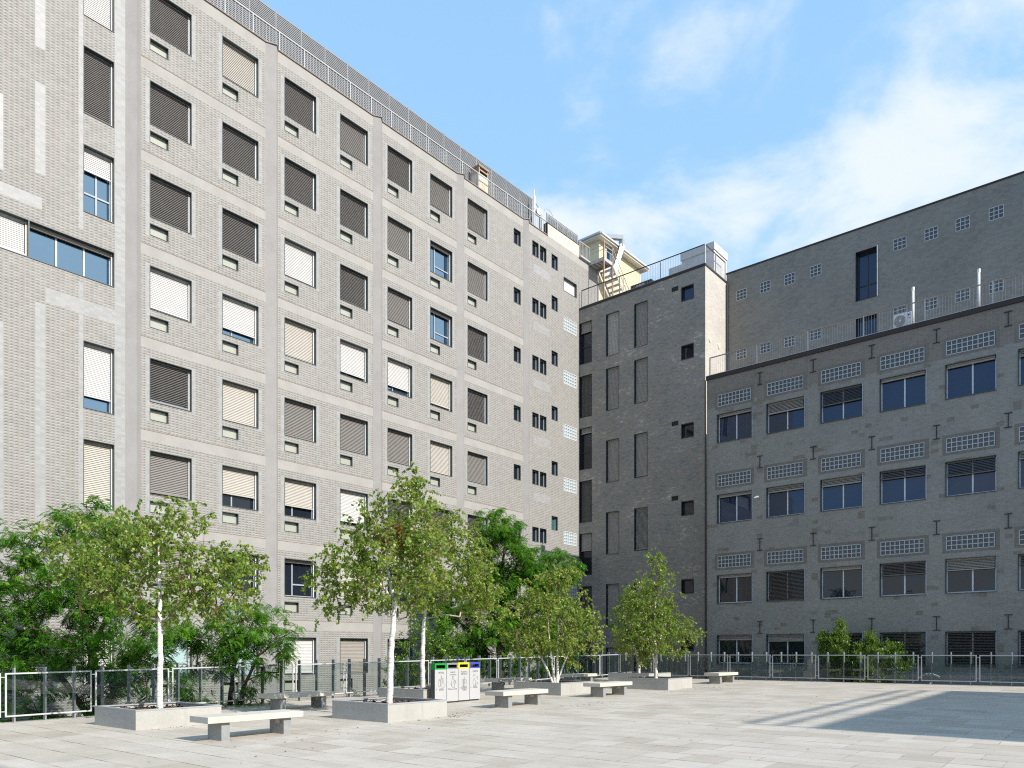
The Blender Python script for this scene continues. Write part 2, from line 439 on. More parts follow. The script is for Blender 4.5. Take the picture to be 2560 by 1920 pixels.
def frame_ring(mb, w, h, t, y0, y1, mi=0, x0=0.0, z0=0.0):
    mb.box(x0, x0 + w, y0, y1, z0, z0 + t, mi); mb.box(x0, x0 + w, y0, y1, z0 + h - t, z0 + h, mi)
    mb.box(x0, x0 + t, y0, y1, z0 + t, z0 + h - t, mi); mb.box(x0 + w - t, x0 + w, y0, y1, z0 + t, z0 + h - t, mi)

def slats(w, ztop, zbot, yb, tilt, pitch=.066, half=.044, mb=None):
    mb = mb or MB(); c, s = math.cos(tilt), math.sin(tilt)
    z = ztop - .05
    while z > zbot + .05:
        pin = (yb + half * c, z + half * s); pout = (yb - half * c, z - half * s)
        mid = ((pin[0] + pout[0]) / 2 - .006 * s, (pin[1] + pout[1]) / 2 + .007 * c)
        for p, q in ((pout, mid), (mid, pin)):
            mb.quad([(.03, p[0], p[1]), (w - .03, p[0], p[1]), (w - .03, q[0], q[1]), (.03, q[0], q[1])])
        mb.quad([(.03, pout[0] - .001, pout[1] - .007), (w - .03, pout[0] - .001, pout[1] - .007), (w - .03, pout[0] - .001, pout[1] + .004), (.03, pout[0] - .001, pout[1] + .004)])
        z -= pitch
    return mb

# casing window of the long pale building.  cover: share of the opening the blind hides; style picks the blind
BL = dict(D=('blind_open', -6, 1), M=('blind_mid', 58, 1), S=('blind_beige', 64, 1), W=('blind_white', 70, 1), B=('blind_beige', 68, 1), N=(None, 0, 0),
          T=('blind_grey', 68, 1), K=('blind_dark', 60, 1), G=('blind_grey', 45, 1), O=('blind_dark', 10, 1))
def window(parent, x, z, w, h, cover, style, depth=.2, glass='window_glass', mull=(.34,), trans=None, frame='alu_frame', case='casing', lip=.012, guide='guide_rail', name='window', ct=.022):
    mb = MB()
    # casing lining the opening, a touch proud of the wall
    mb.box(0, ct, -lip, depth + .1, 0, h); mb.box(w - ct, w, -lip, depth + .1, 0, h)
    mb.box(ct, w - ct, -lip, depth + .1, h - ct, h); mb.box(ct, w - ct, -lip - .01, depth + .1, 0, ct)
    yb = depth; yg = depth + .1
    fr = MB(); t = .055
    frame_ring(fr, w - 2 * ct, h - 2 * ct, t, yg - .03, yg + .04, 0, ct, ct)
    for m in mull: fr.box(w * m - .03, w * m + .03, yg - .03, yg + .04, ct + t, h - ct - t)
    if trans:
        zt, xa, xb = trans
        fr.box(w * xa, w * xb, yg - .034, yg + .03, h * zt - .03, h * zt + .03)
    o = mb.build(name, case, parent, (x, 0, z))
    fr.build('frame', frame, o)
    MB().quad([(ct, yg, ct), (w - ct, yg, ct), (w - ct, yg, h - ct), (ct, yg, h - ct)]).__class__
    p = MB(); p.quad([(ct + .01, yg + .005, ct + .01), (w - ct - .01, yg + .005, ct + .01), (w - ct - .01, yg + .005, h - ct - .01), (ct + .01, yg + .005, h - ct - .01)])
    p.build('pane', glass, o)
    mat, tilt, on = BL[style]
    if style == 'D': tilt = math.degrees(math.atan2(z + h / 2, 29 + .45 * max(x, 0))) - 42
    if guide:
        g = MB(); g.box(ct, ct + .03, yb - .05, yb + .045, ct, h - ct); g.box(w - ct - .035, w - ct, yb - .05, yb + .045, ct, h - ct)
        g.build('guide_rail', guide, o)
    if on and cover > 0:
        zb = h - ct - (h - 2 * ct) * cover
        b = slats(w - 2 * ct - .06, h - ct, zb, yb, R(tilt))
        b.v = [(q[0] + ct + .03, q[1], q[2]) for q in b.v]
        b.box(ct + .04, w - ct - .045, yb - .03, yb + .03, zb, zb + .05)
        b.box(ct + .035, w - ct - .04, yb - .04, yb + .04, h - ct - .05, h - ct - .002)
        b.build('blind', mat, o)
    elif frame != 'dark_frame' and on == 0 and guide:
        b = MB().box(ct + .035, w - ct - .04, yb - .04, yb + .04, h - ct - .13, h - ct - .002)
        b.build('blind', 'blind_grey', o)
    return o

def plain_pane_window(parent, x, z, w, h, pane, name='small_window', depth=.13, case='casing', ct=.02, inner=None):
    mb = MB()
    mb.box(0, ct, -.012, depth + .03, 0, h); mb.box(w - ct, w, -.012, depth + .03, 0, h)
    mb.box(ct, w - ct, -.012, depth + .03, h - ct, h); mb.box(ct, w - ct, -.015, depth + .03, 0, ct)
    o = mb.build(name, case, parent, (x, 0, z))
    p = MB(); p.quad([(ct, depth + .01, ct), (w - ct, depth + .01, ct), (w - ct, depth + .01, h - ct), (ct, depth + .01, h - ct)])
    p.build('pane', pane, o)
    if inner:
        f = MB(); frame_ring(f, w - 2 * ct, h - 2 * ct, .045, depth - .03, depth + .03, 0, ct, ct); f.build('frame', inner, o)
    return o

def glass_blocks(parent, x, z, nx, nz, s=.2, lit=False, name='glass_block_panel'):
    w, h = nx * s, nz * s; j = .034
    f = MB()
    for i in range(nx + 1): f.box(i * s - j / 2, i * s + j / 2, -.006, .06, 0, h)
    for k in range(nz + 1):
        for i in range(nx): f.box(i * s + j / 2, (i + 1) * s - j / 2, -.005, .06, k * s - j / 2, k * s + j / 2)
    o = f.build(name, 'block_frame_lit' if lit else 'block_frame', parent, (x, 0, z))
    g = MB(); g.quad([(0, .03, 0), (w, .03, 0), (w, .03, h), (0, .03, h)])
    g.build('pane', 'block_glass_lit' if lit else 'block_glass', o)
    return o

def railing(parent, pts, h, posts, spacing, name='railing_panel', rail='rail_grey', bal=.009, post_mat='rail_grey', top_mat=None):
    # pts: polyline in plan; posts: number of bays on each leg; each bay is a panel, each post a part
    for (p, q, n) in pts:
        p, q = Vector(p), Vector(q); L = (q - p).length; d = (q - p) / L
        for k in range(n + 1):
            c = p + d * (L * k / n)
            if k < n or posts:
                m = MB().box(c.x - .025, c.x + .025, c.y - .025, c.y + .025, c.z, c.z + h); m.build('post', post_mat, parent)
            if k == n: break
            m = MB(); e = p + d * (L * (k + 1) / n)
            m.bar(c + Vector((0, 0, h - .025)), e + Vector((0, 0, h - .025)), .045, .045, 1)
            m.bar(c + Vector((0, 0, .07)), e + Vector((0, 0, .07)), .03, .02)
            nb = max(1, int((L / n) / spacing))
            for i in range(1, nb):
                t = c + (e - c) * (i / nb)
                m.tube(t + Vector((0, 0, .08)), t + Vector((0, 0, h - .05)), bal, n=5, caps=False)
            m.build(name, [rail, top_mat or rail], parent)

# ------------------------------------------------------------------ the buildings
def world(u, v, z=0.0):
    x, y = rot2(TF, u, v); return (x, y, z)

COLS = [12.82, 15.73, 18.62, 21.57, 24.43, 27.32, 30.15]
ROWS = [25.13, 21.63, 18.12, 14.63, 11.13, 7.63, 4.1, .66]
STATE = [  # per row: (style, cover) for each of the seven columns
    [('D', 1), ('S', 1), ('D', 1), ('M', 1), ('D', 1), ('M', 1), ('M', 1)],
    [('D', 1), ('D', 1), ('D', 1), ('D', 1), ('M', 1), ('N', 0), ('M', 1)],
    [('D', .97), ('D', 1), ('W', 1), ('D', .98), ('M', .98), ('N', 0), ('D', .98)],
    [('W', .93), ('W', .8), ('B', 1), ('W', .88), ('W', .8), ('B', .9), ('D', 1)],
    [('D', .96), ('B', .97), ('M', .97), ('M', .97), ('M', .97), ('S', 1), ('M', .97)],
    [('M', .95), ('B', .68), ('B', .72), ('W', .9), ('D', 1), ('D', .9), ('D', 1)],
    [('M', .9), ('N', 0), ('N', 0), ('S', 1), ('N', 0), ('D', .8), ('D', 1)],
    [('N', 0), ('N', 0), ('W', .98), ('T', 1), ('D', 1), ('D', 1), ('D', 1)]]

def office_building():
    V0 = 28.9
    root = empty('office_building', world(0, V0), TF, 'long pale office block of relief tiles with concrete piers and rows of blinds', 'building')
    X0, X1, Z1 = -5.0, 43.13, 26.06
    WW, WH = 1.64, 1.66
    op = []; reg = []
    piers = [(11.94, 12.26, 12.49), (17.71, 18.11, 18.29), (23.53, 23.85, 24.09), (29.31, 29.64, 29.88), (34.99, 35.24, 35.54)]
    bays = [(12.49, 17.71), (18.29, 23.53), (24.09, 29.31), (29.88, 34.99)]
    # windows
    for r, zt in enumerate(ROWS):
        for c, x in enumerate(COLS):
            op.append((x, x + WW, zt - WH, zt)); op.append((x, x + .72, zt - 2.35, zt - 1.9))
            reg.append((x - .155, x, zt - 2.4, zt + .05, 1)); reg.append((x + WW, x + WW + .155, zt - 1.75, zt + .05, 1))
        for a, b in bays:
            reg.append((a, b, zt + .33, zt + .74, 2)) if r else reg.append((a, b, zt + .45, Z1, 2))
    reg.append((35.54, X1, 25.55, Z1, 2))
    narrow = []
    for zt in [25.0, 21.53, 18.03, 11.06, 7.57, 4.05, .6]: narrow.append((10.5, 11.55, zt - 2.4, zt))
    op += narrow; ribbon = (5.6, 11.55, 13.3, 14.58); op.append(ribbon)
    reg += [(11.56, 11.94, -4.5, 26.06, 1), (10.345, 10.5, -4.5, 13.1, 1), (10.345, 10.5, 15.0, 26.06, 1),
            (8.99, 9.3, 20.6, 26.06, 1), (8.99, 9.3, 16.3, 19.4, 1), (8.99, 9.3, -4.5, 11.9, 1),
            (7.75, 8.06, 21.6, 26.06, 1), (7.75, 8.06, 15.9, 18.4, 1), (7.75, 8.06, 3.0, 10.9, 1),
            (9.3, 11.56, 12.0, 12.5, 1), (6, 9.2, 15.1, 15.5, 1), (6.5, 6.8, -4.5, 26, 1)]
    sm = []
    for k in range(8):
        zt = 25.17 - 3.5 * k
        sm += [(34.1, 34.74, zt - .9, zt), (35.85, 36.47, zt - .9, zt), (36.6, 37.25, zt - .9, zt)]
        zq = 25.12 if k == 0 else 22.51 - 3.48 * (k - 1)
        if zq - .88 > -4: sm.append((37.79, 38.42, zq - .88, zq))
    op += sm
    gb = [21.57 - 3.45 * k for k in range(7)]
    for z in gb: op.append((39.06, 40.5, z - .8, z))
    op.append((39.06, 40.5, 23.25, 24.15))
    for k in range(8): reg.append((36.0, 37.6, 23.3 - 3.5 * k, 23.75 - 3.5 * k, 1))
    for r in range(1, 8): reg.append((34.2, 34.99, ROWS[r] + .33, ROWS[r] + .74, 2))
    front_wall('wall', root, X0, X1, GROUND, Z1, op, reg, ['relief_tile', 'flat_tile', 'band_concrete', 'casing'], .34, 3)
    b = MB(); b.box(X0, X1, .36, 12, GROUND, Z1 - .02); b.build('body', 'render_grey', root)
    # piers: triangular in plan, the concrete nose runs the full height
    for a, m, c in piers:
        p = MB().prism([(a, .02), (a, -.004), (m, -.2), (c, -.004), (c, .02)], GROUND, Z1)
        p.build('pier', 'pier_concrete', root)
    # parapet coping follows the pier noses
    cp = MB(); xs = [X0]; lo = X0
    for a, m, c in piers + [(37.4, None, None)]:
        cp.box(lo, a, -.05, .3, Z1, Z1 + .035)
        if m is not None: cp.prism([(a, .3), (a, -.05), (m, -.26), (c, -.05), (c, .3)], Z1, Z1 + .035); lo = c
    cp.build('coping', 'rust_edge', root)
    pp = MB().box(37.38, 40.74, -.006, .3, Z1 - .0, 26.84); pp.box(37.33, 37.38, -.02, .3, Z1 + .036, 26.87, 1); pp.box(37.38, 40.74, -.03, .3, 26.84, 26.87, 1)
    pp.build('parapet', ['cream_plaster', 'brown_coping'], root)
    cp2 = MB().box(40.74, 43.2, -.16, .3, Z1, Z1 + .1); cp2.build('coping', 'rail_grey', root)
    # shadow gap over each concrete band, its shade drawn as a brown strip
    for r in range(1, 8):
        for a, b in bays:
            MB().box(a + .01, b - .01, -.012, 0.02, ROWS[r] + .74, ROWS[r] + .765).build('shade_line', 'rust_edge', root)
    # windows of the grid, their low hopper lights below
    for r, zt in enumerate(ROWS):
        for c, x in enumerate(COLS):
            s, cov = STATE[r][c]
            low = r == 7 and c < 2
            window(root, x, zt - WH, WW, WH, cov, s, glass='curtain_blue' if low else ('window_glass' if r < 5 else 'dark_glass'), trans=(.34, .34, .98), frame='alu_frame')
            plain_pane_window(root, x, zt - 2.35, .72, .45, 'curtain', 'hopper_window')
    for i, (a, b, c, d) in enumerate(narrow):
        s, cov = [('W', 1), ('D', 1), ('W', .34), ('W', .8), ('S', 1), ('S', .9), ('W', 1)][i]
        window(root, a, c, b - a, d - c, cov, s, mull=(.5,) if i != 3 else (), trans=(.34, .02, .98), name='tall_window')
    # ribbon window: three clear lights, a blind over the rest
    o = window(root, 5.6, 13.3, 3.2, 1.28, .93, 'W', mull=(.5,), name='ribbon_window')
    o = window(root, 8.8, 13.3, 2.75, 1.28, 0, 'N', mull=(.335, .66), name='ribbon_window', frame='light_frame')
    for a, b, c, d in sm:
        plain_pane_window(root, a, c, b - a, d - c, 'teal_glass' if (int(c * 10) % 7 == 0) else 'dark_glass', 'slit_window', .2, inner='alu_frame')
    for z in gb: glass_blocks(root, 39.06, z - .8, 6, 4, .2 * 1.2, True) if False else glass_blocks(root, 39.06 + .02, z - .8, 7, 4, .2, True)
    plain_pane_window(root, 39.06, 23.25, 1.44, .9, 'blind_white', 'shuttered_window', .16)
    return root

def slat_fence_panels(root, x0, pitch, n, z0, z1, y):
    for k in range(n):
        a = x0 + pitch * k; m = MB()
        z = z0 + .03
        while z < z1 - .03:
            m.box(a + .03, a + pitch - .03, y - .02, y + .012, z, z + .042); z += .08
        m.box(a + .03, a + pitch - .03, y - .012, y + .02, z1 - .02, z1)
        m.box(a + .04, a + pitch - .04, y + .03, y + .04, z0, z1 - .03, 1)
        m.build('louvre_panel', ['louvre_grey', 'louvre_back'], root)
        MB().box(a - .025, a + .025, y - .03, y + .03, z0 - .2, z1).build('post', 'louvre_grey', root)

def roof_of_office():
    V0 = 28.9
    k = 30.0 / 28.9
    r = empty('louvre_screen', world(16 * k, 30.0, 26.0), TF, 'tall grey louvred screen along the roof edge of the pale block', 'screen')
    slat_fence_panels(r, 0.6 * k - .98 - 1.265 * k, 1.265 * k, 17, .15, 27.68 * k - 26.0, 0)
    r = empty('louvre_screen', world(37.6, 29.4, 26.7), TF, 'short low louvred screen above the stained cream parapet', 'screen')
    slat_fence_panels(r, .35, .86, 4, .0, 1.1, 0)
    # guard rail
    r = empty('guard_rail', world(8.3, 28.98, 26.1), TF, 'rusty roof guard rail of thin bars in front of the tall louvred screen', 'railing')
    n = 23
    railing(r, [((0.0, 0, 0), (1.265 * n, 0, 0), n)], .9, True, .15, rail='rail_grey', bal=.011)
    r = empty('guard_rail', world(37.4, 28.98, 26.87), TF, 'low guard rail on top of the stained cream parapet', 'railing')
    railing(r, [((0, 0, 0), (3.3, 0, 0), 3)], .66, True, .16, bal=.01)
    r = empty('guard_rail', world(40.78, 28.86, 26.16), TF, 'short guard rail between the cream parapet and the metal stair', 'railing')
    railing(r, [((0, 0, 0), (1.1, 0, 0), 1)], .98, True, .15, bal=.013)
    # chimney
    r = empty('chimney', world(31.4, 29.2, 26.0), TF, 'cream square roof chimney with a dark slotted cap behind the guard rail', 'chimney')
    MB().box(0, .78, 0, .6, 0, 1.25).build('shaft', 'cream_plaster', r)
    m = MB().box(-.05, .83, -.05, .65, 1.62, 1.7)
    for x in (0, .7): m.box(x, x + .08, 0, .6, 1.25, 1.62)
    m.box(.08, .7, .04, .56, 1.25, 1.3, 1); m.box(.08, .7, .0, .04, 1.42, 1.5)
    m.build('cap', ['rusty_steel', 'black_metal'], r)
    # aerial mast with a dish and a tall aerial
    r = empty('antenna_mast', world(36.9, 29.5, 26.0), TF, 'antenna mast with a round dish and a white stick aerial at the screen end', 'antenna')
    MB().tube((.5, 0, 0), (.5, 0, 1.95), .09, n=10).build('pole', 'fence_post', r)
    m = MB().tube((-.1, 0, .3), (-.1, 0, 2.9), .025, n=6); m.tube((-.1, 0, 1.7), (-.1, 0, 2.5), .07, n=8); m.build('aerial', 'white_pvc', r)
    m = MB(); m.tube((.3, -.1, 1.7), (.36, .06, 1.72), .2, .2, n=16); m.build('dish', 'zinc', r)
    m = MB().bar((-.1, 0, 2.2), (.5, 0, 1.9), .04, .04); m.bar((-.1, 0, 1.4), (.5, 0, 1.4), .04, .04)
    for q in (1.2, 1.5):
        m.tube((q, 0, .1), (q, 0, 2.1), .02, n=5)
    for i in range(8):
        t0, t1 = math.pi * i / 8, math.pi * (i + 1) / 8
        m.tube((1.35 + .45 * math.cos(t0), .0, 2.0 + .3 * math.sin(t0)), (1.35 + .45 * math.cos(t1), 0, 2.0 + .3 * math.sin(t1)), .015, n=4)
    m.build('bracket', 'zinc', r)

def right_frame(v): return TF - math.pi / 2
def corner_building():
    U0, V0 = 40.8, 28.9
    root = empty('corner_building', world(U0, V0), TF - math.pi / 2, 'dark brown and slate brick block in the corner with tall shuttered windows', 'building')
    L = V0 - 19.93; Z1 = 22.55
    op = []; wa = []
    for z in (21.66, 18.15, 14.72, 11.24, 7.78, 4.3, .85): wa.append((.02, 1.0, z - 2.73, z))
    wb = [(2.09, 3.08, z - h, z) for z, h in ((21.67, 2.71), (18.18, 2.71), (13.58, 2.72), (8.97, 2.71), (4.36, 2.72), (.3, 2.7))]
    wc = [(4.18, 5.15, z - h, z) for z, h in ((21.7, 2.73), (18.2, 2.73), (13.59, 2.74), (8.96, 2.66), (4.36, 2.7), (.3, 2.7))]
    wd = [(7.42, 8.25, z - .87, z) for z in (21.74, 18.25, 13.58, 8.97, 4.33, .93)]
    vents = [(6.79, 7.23, z, z + .27) for z in (21.65, 13.58, 9.09)]
    op = wa + wb + wc + wd + vents
    front_wall('wall', root, 0, L, GROUND, Z1, op, [], ['dark_brick', 'dark_frame'], .26, 1)
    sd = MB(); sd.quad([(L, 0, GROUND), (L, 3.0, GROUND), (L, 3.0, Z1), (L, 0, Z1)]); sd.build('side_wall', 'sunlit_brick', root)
    MB().box(0, L - .01, .28, 9, GROUND, Z1 - .06).build('body', 'render_grey', root)
    c = MB().box(-.02, L + .03, -.035, .3, Z1, Z1 + .13); c.box(L - .25, L + .03, .3, 2.86, Z1, Z1 + .13); c.build('coping', 'brown_coping', root)
    for i, (a, b, c, d) in enumerate(wa):
        s, cov = [('T', .24), ('K', 1), ('T', .13), ('K', 1), ('T', .42), ('K', 1), ('K', 1)][i]
        window(root, a, c, b - a, d - c, cov, s, .14, 'dark_glass', (), (.42, .02, .98), 'dark_frame', 'dark_frame', guide=None, name='tall_window')
    for i, (a, b, c, d) in enumerate(wb): window(root, a, c, b - a, d - c, 1, 'B' if i < 1 else 'T', .13, 'dark_glass', (), None, 'dark_frame', 'casing', guide=None, name='tall_window')
    for i, (a, b, c, d) in enumerate(wc): window(root, a, c, b - a, d - c, .98, 'T' if i not in (3,) else 'G', .13, 'dark_glass', (), None, 'dark_frame', 'casing', guide=None, name='tall_window')
    for i, (a, b, c, d) in enumerate(wd): plain_pane_window(root, a, c, b - a, d - c, 'blue_glass' if i == 0 else 'dark_glass', 'square_window', .17, 'dark_frame', .05, inner='dark_frame')
    for a, b, c, d in vents:
        m = MB()
        for k in range(5): m.box(.01, b - a - .01, .02, .06, k * .052 + .012, k * .052 + .05)
        m.build('vent_grille', 'black_metal', root, (a, 0, c))
    # two round cable plates on the sunlit side, downpipe at the inner corner
    for y, z in ((.62, 18.4), (1.8, 18.4)):
        m = MB().tube((L + .001, y, z), (L + .03, y, z), .17, n=20); m.tube((L + .03, y, z), (L + .036, y, z), .09, n=16, mi=1); m.build('wall_plate', ['bench_stone', 'cream_plaster'], root)
    MB().tube((L + .06, 2.78, 14.4), (L + .06, 2.78, Z1 - .1), .05, n=8).build('downpipe', 'brown_coping', root)

    r = empty('guard_rail', world(U0 + .06, V0 - .15, Z1 + .13), TF - math.pi / 2, 'grey bar guard rail round the flat roof of the dark corner block', 'railing')
    railing(r, [((0, 0, 0), (L - .2, 0, 0), 3), ((L - .2, .05, 0), (L - .2, 2.75, 0), 2)], 1.18, True, .112, bal=.007, top_mat='brown_coping')
    # plant on the roof
    r = empty('roof_unit', world(42.2, 22.6, Z1 + .05), TF - math.pi / 2, 'big pale grey plant enclosure behind the corner roof rail', 'enclosure')
    m = MB().box(.2, 2.35, .4, 2.2, 0, 2.1); m.box(-.7, .2, .4, 1.9, 0, 1.55); m.box(.15, 2.4, .35, 2.25, 1.75, 2.2); m.build('housing', 'unit_grey', r)
    r = empty('roof_unit', world(41.5, 25.4, Z1 + .05), TF - math.pi / 2, 'low dark roof unit with a small grille beside the metal stair', 'enclosure')
    m = MB().prism([(0, 0), (1.5, 0), (1.5, .9), (0, .9)], 0, .72); m.build('housing', 'black_metal', r)
    m = MB()
    for k in range(3): m.box(.4 + k * .2, .56 + k * .2, -.012, 0, .42, .62)
    m.build('grille', 'rail_grey', r)

def tall_wall_building():
    U0, V0 = 43.67, 19.93
    root = empty('slate_building', world(U0, V0), TF - math.pi / 2, 'tall slate grey tiled building with small glass block squares behind the terrace', 'building')
    L = 23.5; Z1 = 23.1
    vs = [19.29, 17.83, 16.38, 14.91, 10.55, 9.07, 7.66, 6.22, 4.78]
    sq = [(V0 - v, V0 - v + .64, z, z + .6) for v in vs for z in (21.3, 17.7)]
    w1 = (V0 - 12.45, V0 - 11.35, 19.18, 21.88); w2 = (V0 - 12.45, V0 - 11.35, 14.4, 18.3)
    front_wall('wall', root, 0, L, GROUND, Z1, sq + [w1, w2], [], ['slate_brick', 'dark_frame'], .5, 1)
    MB().box(0, L, .52, 9, GROUND, Z1 - .06).build('body', 'render_grey', root)
    MB().box(-.02, L, -.04, .3, Z1, Z1 + .08).build('coping', 'brown_coping', root)
    for a, b, c, d in sq: glass_blocks(root, a + .02, c, 3, 3, .2)
    for a, b, c, d in (w1, w2):
        window(root, a, c, b - a, d - c, 0, 'N', .24, 'blue_glass', (.5,), (.33, .03, .97), 'dark_frame', 'dark_frame', guide=None, name='tall_window')
    MB().box(w1[1], w1[1] + .035, -.05, .0, 19.18, 21.9).build('jamb_trim', 'white_pvc', root)

LOWST = [[('T', .1), ('G', .36), ('O', .46), ('T', .1), ('T', .1), ('G', .2), ('N', 0)],
         [('T', .1), ('G', .17), ('G', .22), ('O', .26), ('O', .42), ('G', .2), ('N', 0)],
         [('T', .1), ('O', 1), ('T', .1), ('O', .38), ('G', .34), ('O', .3), ('N', 0)],
         [('G', .18), ('G', .24), ('O', 1), ('O', 1), ('O', 1), ('O', 1), ('N', 0)]]
def annex_building():
    U0, V0 = 36.84, 17.9
    root = empty('annex_building', world(U0, V0), TF - math.pi / 2, 'low grey brick building on the right with blue windows and glass block strips', 'building')
    L = 20.5; Z1 = 14.27
    wx = [.57 + 2.62 * k for k in range(7)]; W = 1.89
    wz = [(12.36, 10.86), (8.18, 6.67), (4.0, 2.5), (.89, -.61)]
    op = []; reg = []
    for x in wx:
        for a, b in wz: op.append((x, x + W, b, a))
        for z in (12.77, 8.59, 4.38):
            op.append((x + .04, x + .04 + 1.8, z, z + .58)); reg.append((x - .12, x + 2.0, z - .14, z + .74, 2))
    front_wall('wall', root, 0, L, GROUND, Z1, op, reg, ['grey_brick', 'casing', 'brown_brick'], .28, 1)
    MB().box(0, L, .3, 6.8, GROUND, Z1 - .08).build('body', 'render_grey', root)
    c = MB().box(-.03, L, -.06, .35, Z1, Z1 + .2); c.box(-.03, L, -.075, -.06, Z1 + .2, Z1 + .22, 1); c.build('coping', ['brown_coping', 'rail_grey'], root)
    MB().tube((-.06, -.06, GROUND), (-.06, -.06, Z1), .04, n=8).build('downpipe', 'brown_coping', root)
    for r, (zt, zb) in enumerate(wz):
        for k, x in enumerate(wx):
            s, cov = LOWST[r][k]
            window(root, x, zb, W, zt - zb, cov, s, .09, 'blue_glass' if r < 2 else 'dark_glass', (.53,), None, 'light_frame', 'casing', lip=.035, guide=None)
            MB().box(x + W, x + W + .012, -.04, -.0, zb, zt).build('jamb_trim', 'light_frame', root)
    for z in (12.77, 8.59, 4.38):
        for x in wx: glass_blocks(root, x + .05, z, 9, 3, .195)
    for z in (13.41, 9.24, 5.1, .95):
        for k in range(8):
            x = 2.86 - .0 + 2.62 * (k - 0) - 0.0
            if k == 7: continue
            m = MB().box(-.014, .014, -.04, -.004, .0, .58); m.box(-.14, .14, -.04, -.004, .57, .598); m.box(-.14, .14, -.04, -.004, -.016, .012)
            m.build('wall_anchor', 'black_metal', root, (x, 0, z))
    r = empty('guard_rail', world(U0 + .08, 17.77, Z1 + .2), TF - math.pi / 2, 'long thin bar guard rail along the terrace of the low grey building', 'railing')
    railing(r, [((0, 0, 0), (2.53 * 8, 0, 0), 8)], 1.0, True, .112, bal=.006, top_mat='rust_edge')
    # terrace: condenser and two vent pipes
    r = empty('air_conditioner', world(37.45, 9.06, 14.35), TF - math.pi / 2, 'white air conditioning condenser behind the terrace rail', 'air conditioner')
    MB().box(0, .78, 0, .3, .36, .98).build('cabinet', 'ac_white', r, bevel=.012)
    m = MB().tube((.29, -.012, .67), (.29, .0, .67), .25, n=28, mi=1)
    for k in range(5):
        ra = .05 + .045 * k
        for i in range(20):
            t0, t1 = 2 * math.pi * i / 20, 2 * math.pi * (i + 1) / 20
            m.tube((.29 + ra * math.cos(t0), -.02, .67 + ra * math.sin(t0)), (.29 + ra * math.cos(t1), -.02, .67 + ra * math.sin(t1)), .006, n=4, caps=False)
    m.tube((.29, -.03, .67), (.29, -.01, .67), .05, n=14)
    m.build('fan_grille', ['ac_white', 'fence_post'], r)
    m = MB(); m.quad([(.61, -.006, .8), (.64, -.006, .8), (.72, -.006, .88), (.61, -.006, .9)]); m.box(.6, .73, -.006, -.001, .7, .72); m.build('badge', 'bin_blue', r)
    m = MB()
    for x in (.08, .66): m.box(x, x + .05, .02, .28, 0, .36)
    m.build('stand', 'rail_grey', r)
    for i, (v, z, lab) in enumerate(((8.2, 16.27, 'white vent pipe standing beside the air conditioning condenser'), (5.67, 16.25, 'white vent pipe alone on the terrace, right of the other one'))):
        r = empty('vent_pipe', world(37.3, v, 14.4), TF - math.pi / 2, lab, 'pipe', 'white vent pipes on the terrace')
        MB().tube((0, 0, 0), (0, 0, z - 14.5), .05, n=12).build('pipe', 'white_pvc', r, smooth=True)
        MB().tube((0, 0, z - 14.52), (0, 0, z - 14.36), .06, n=12).build('cowl', 'white_pvc', r)
    r = empty('security_camera', world(36.8, 15.1, 7.74), TF - math.pi / 2, 'small white security camera on the grey brick wall', 'camera')
    MB().tube((0, .04, .05), (0, -.1, .05), .02, n=8).build('bracket', 'white_pvc', r)
    MB().tube((.06, -.16, .02), (-.12, -.2, -.03), .05, .045, n=10).build('body', 'white_pvc', r)

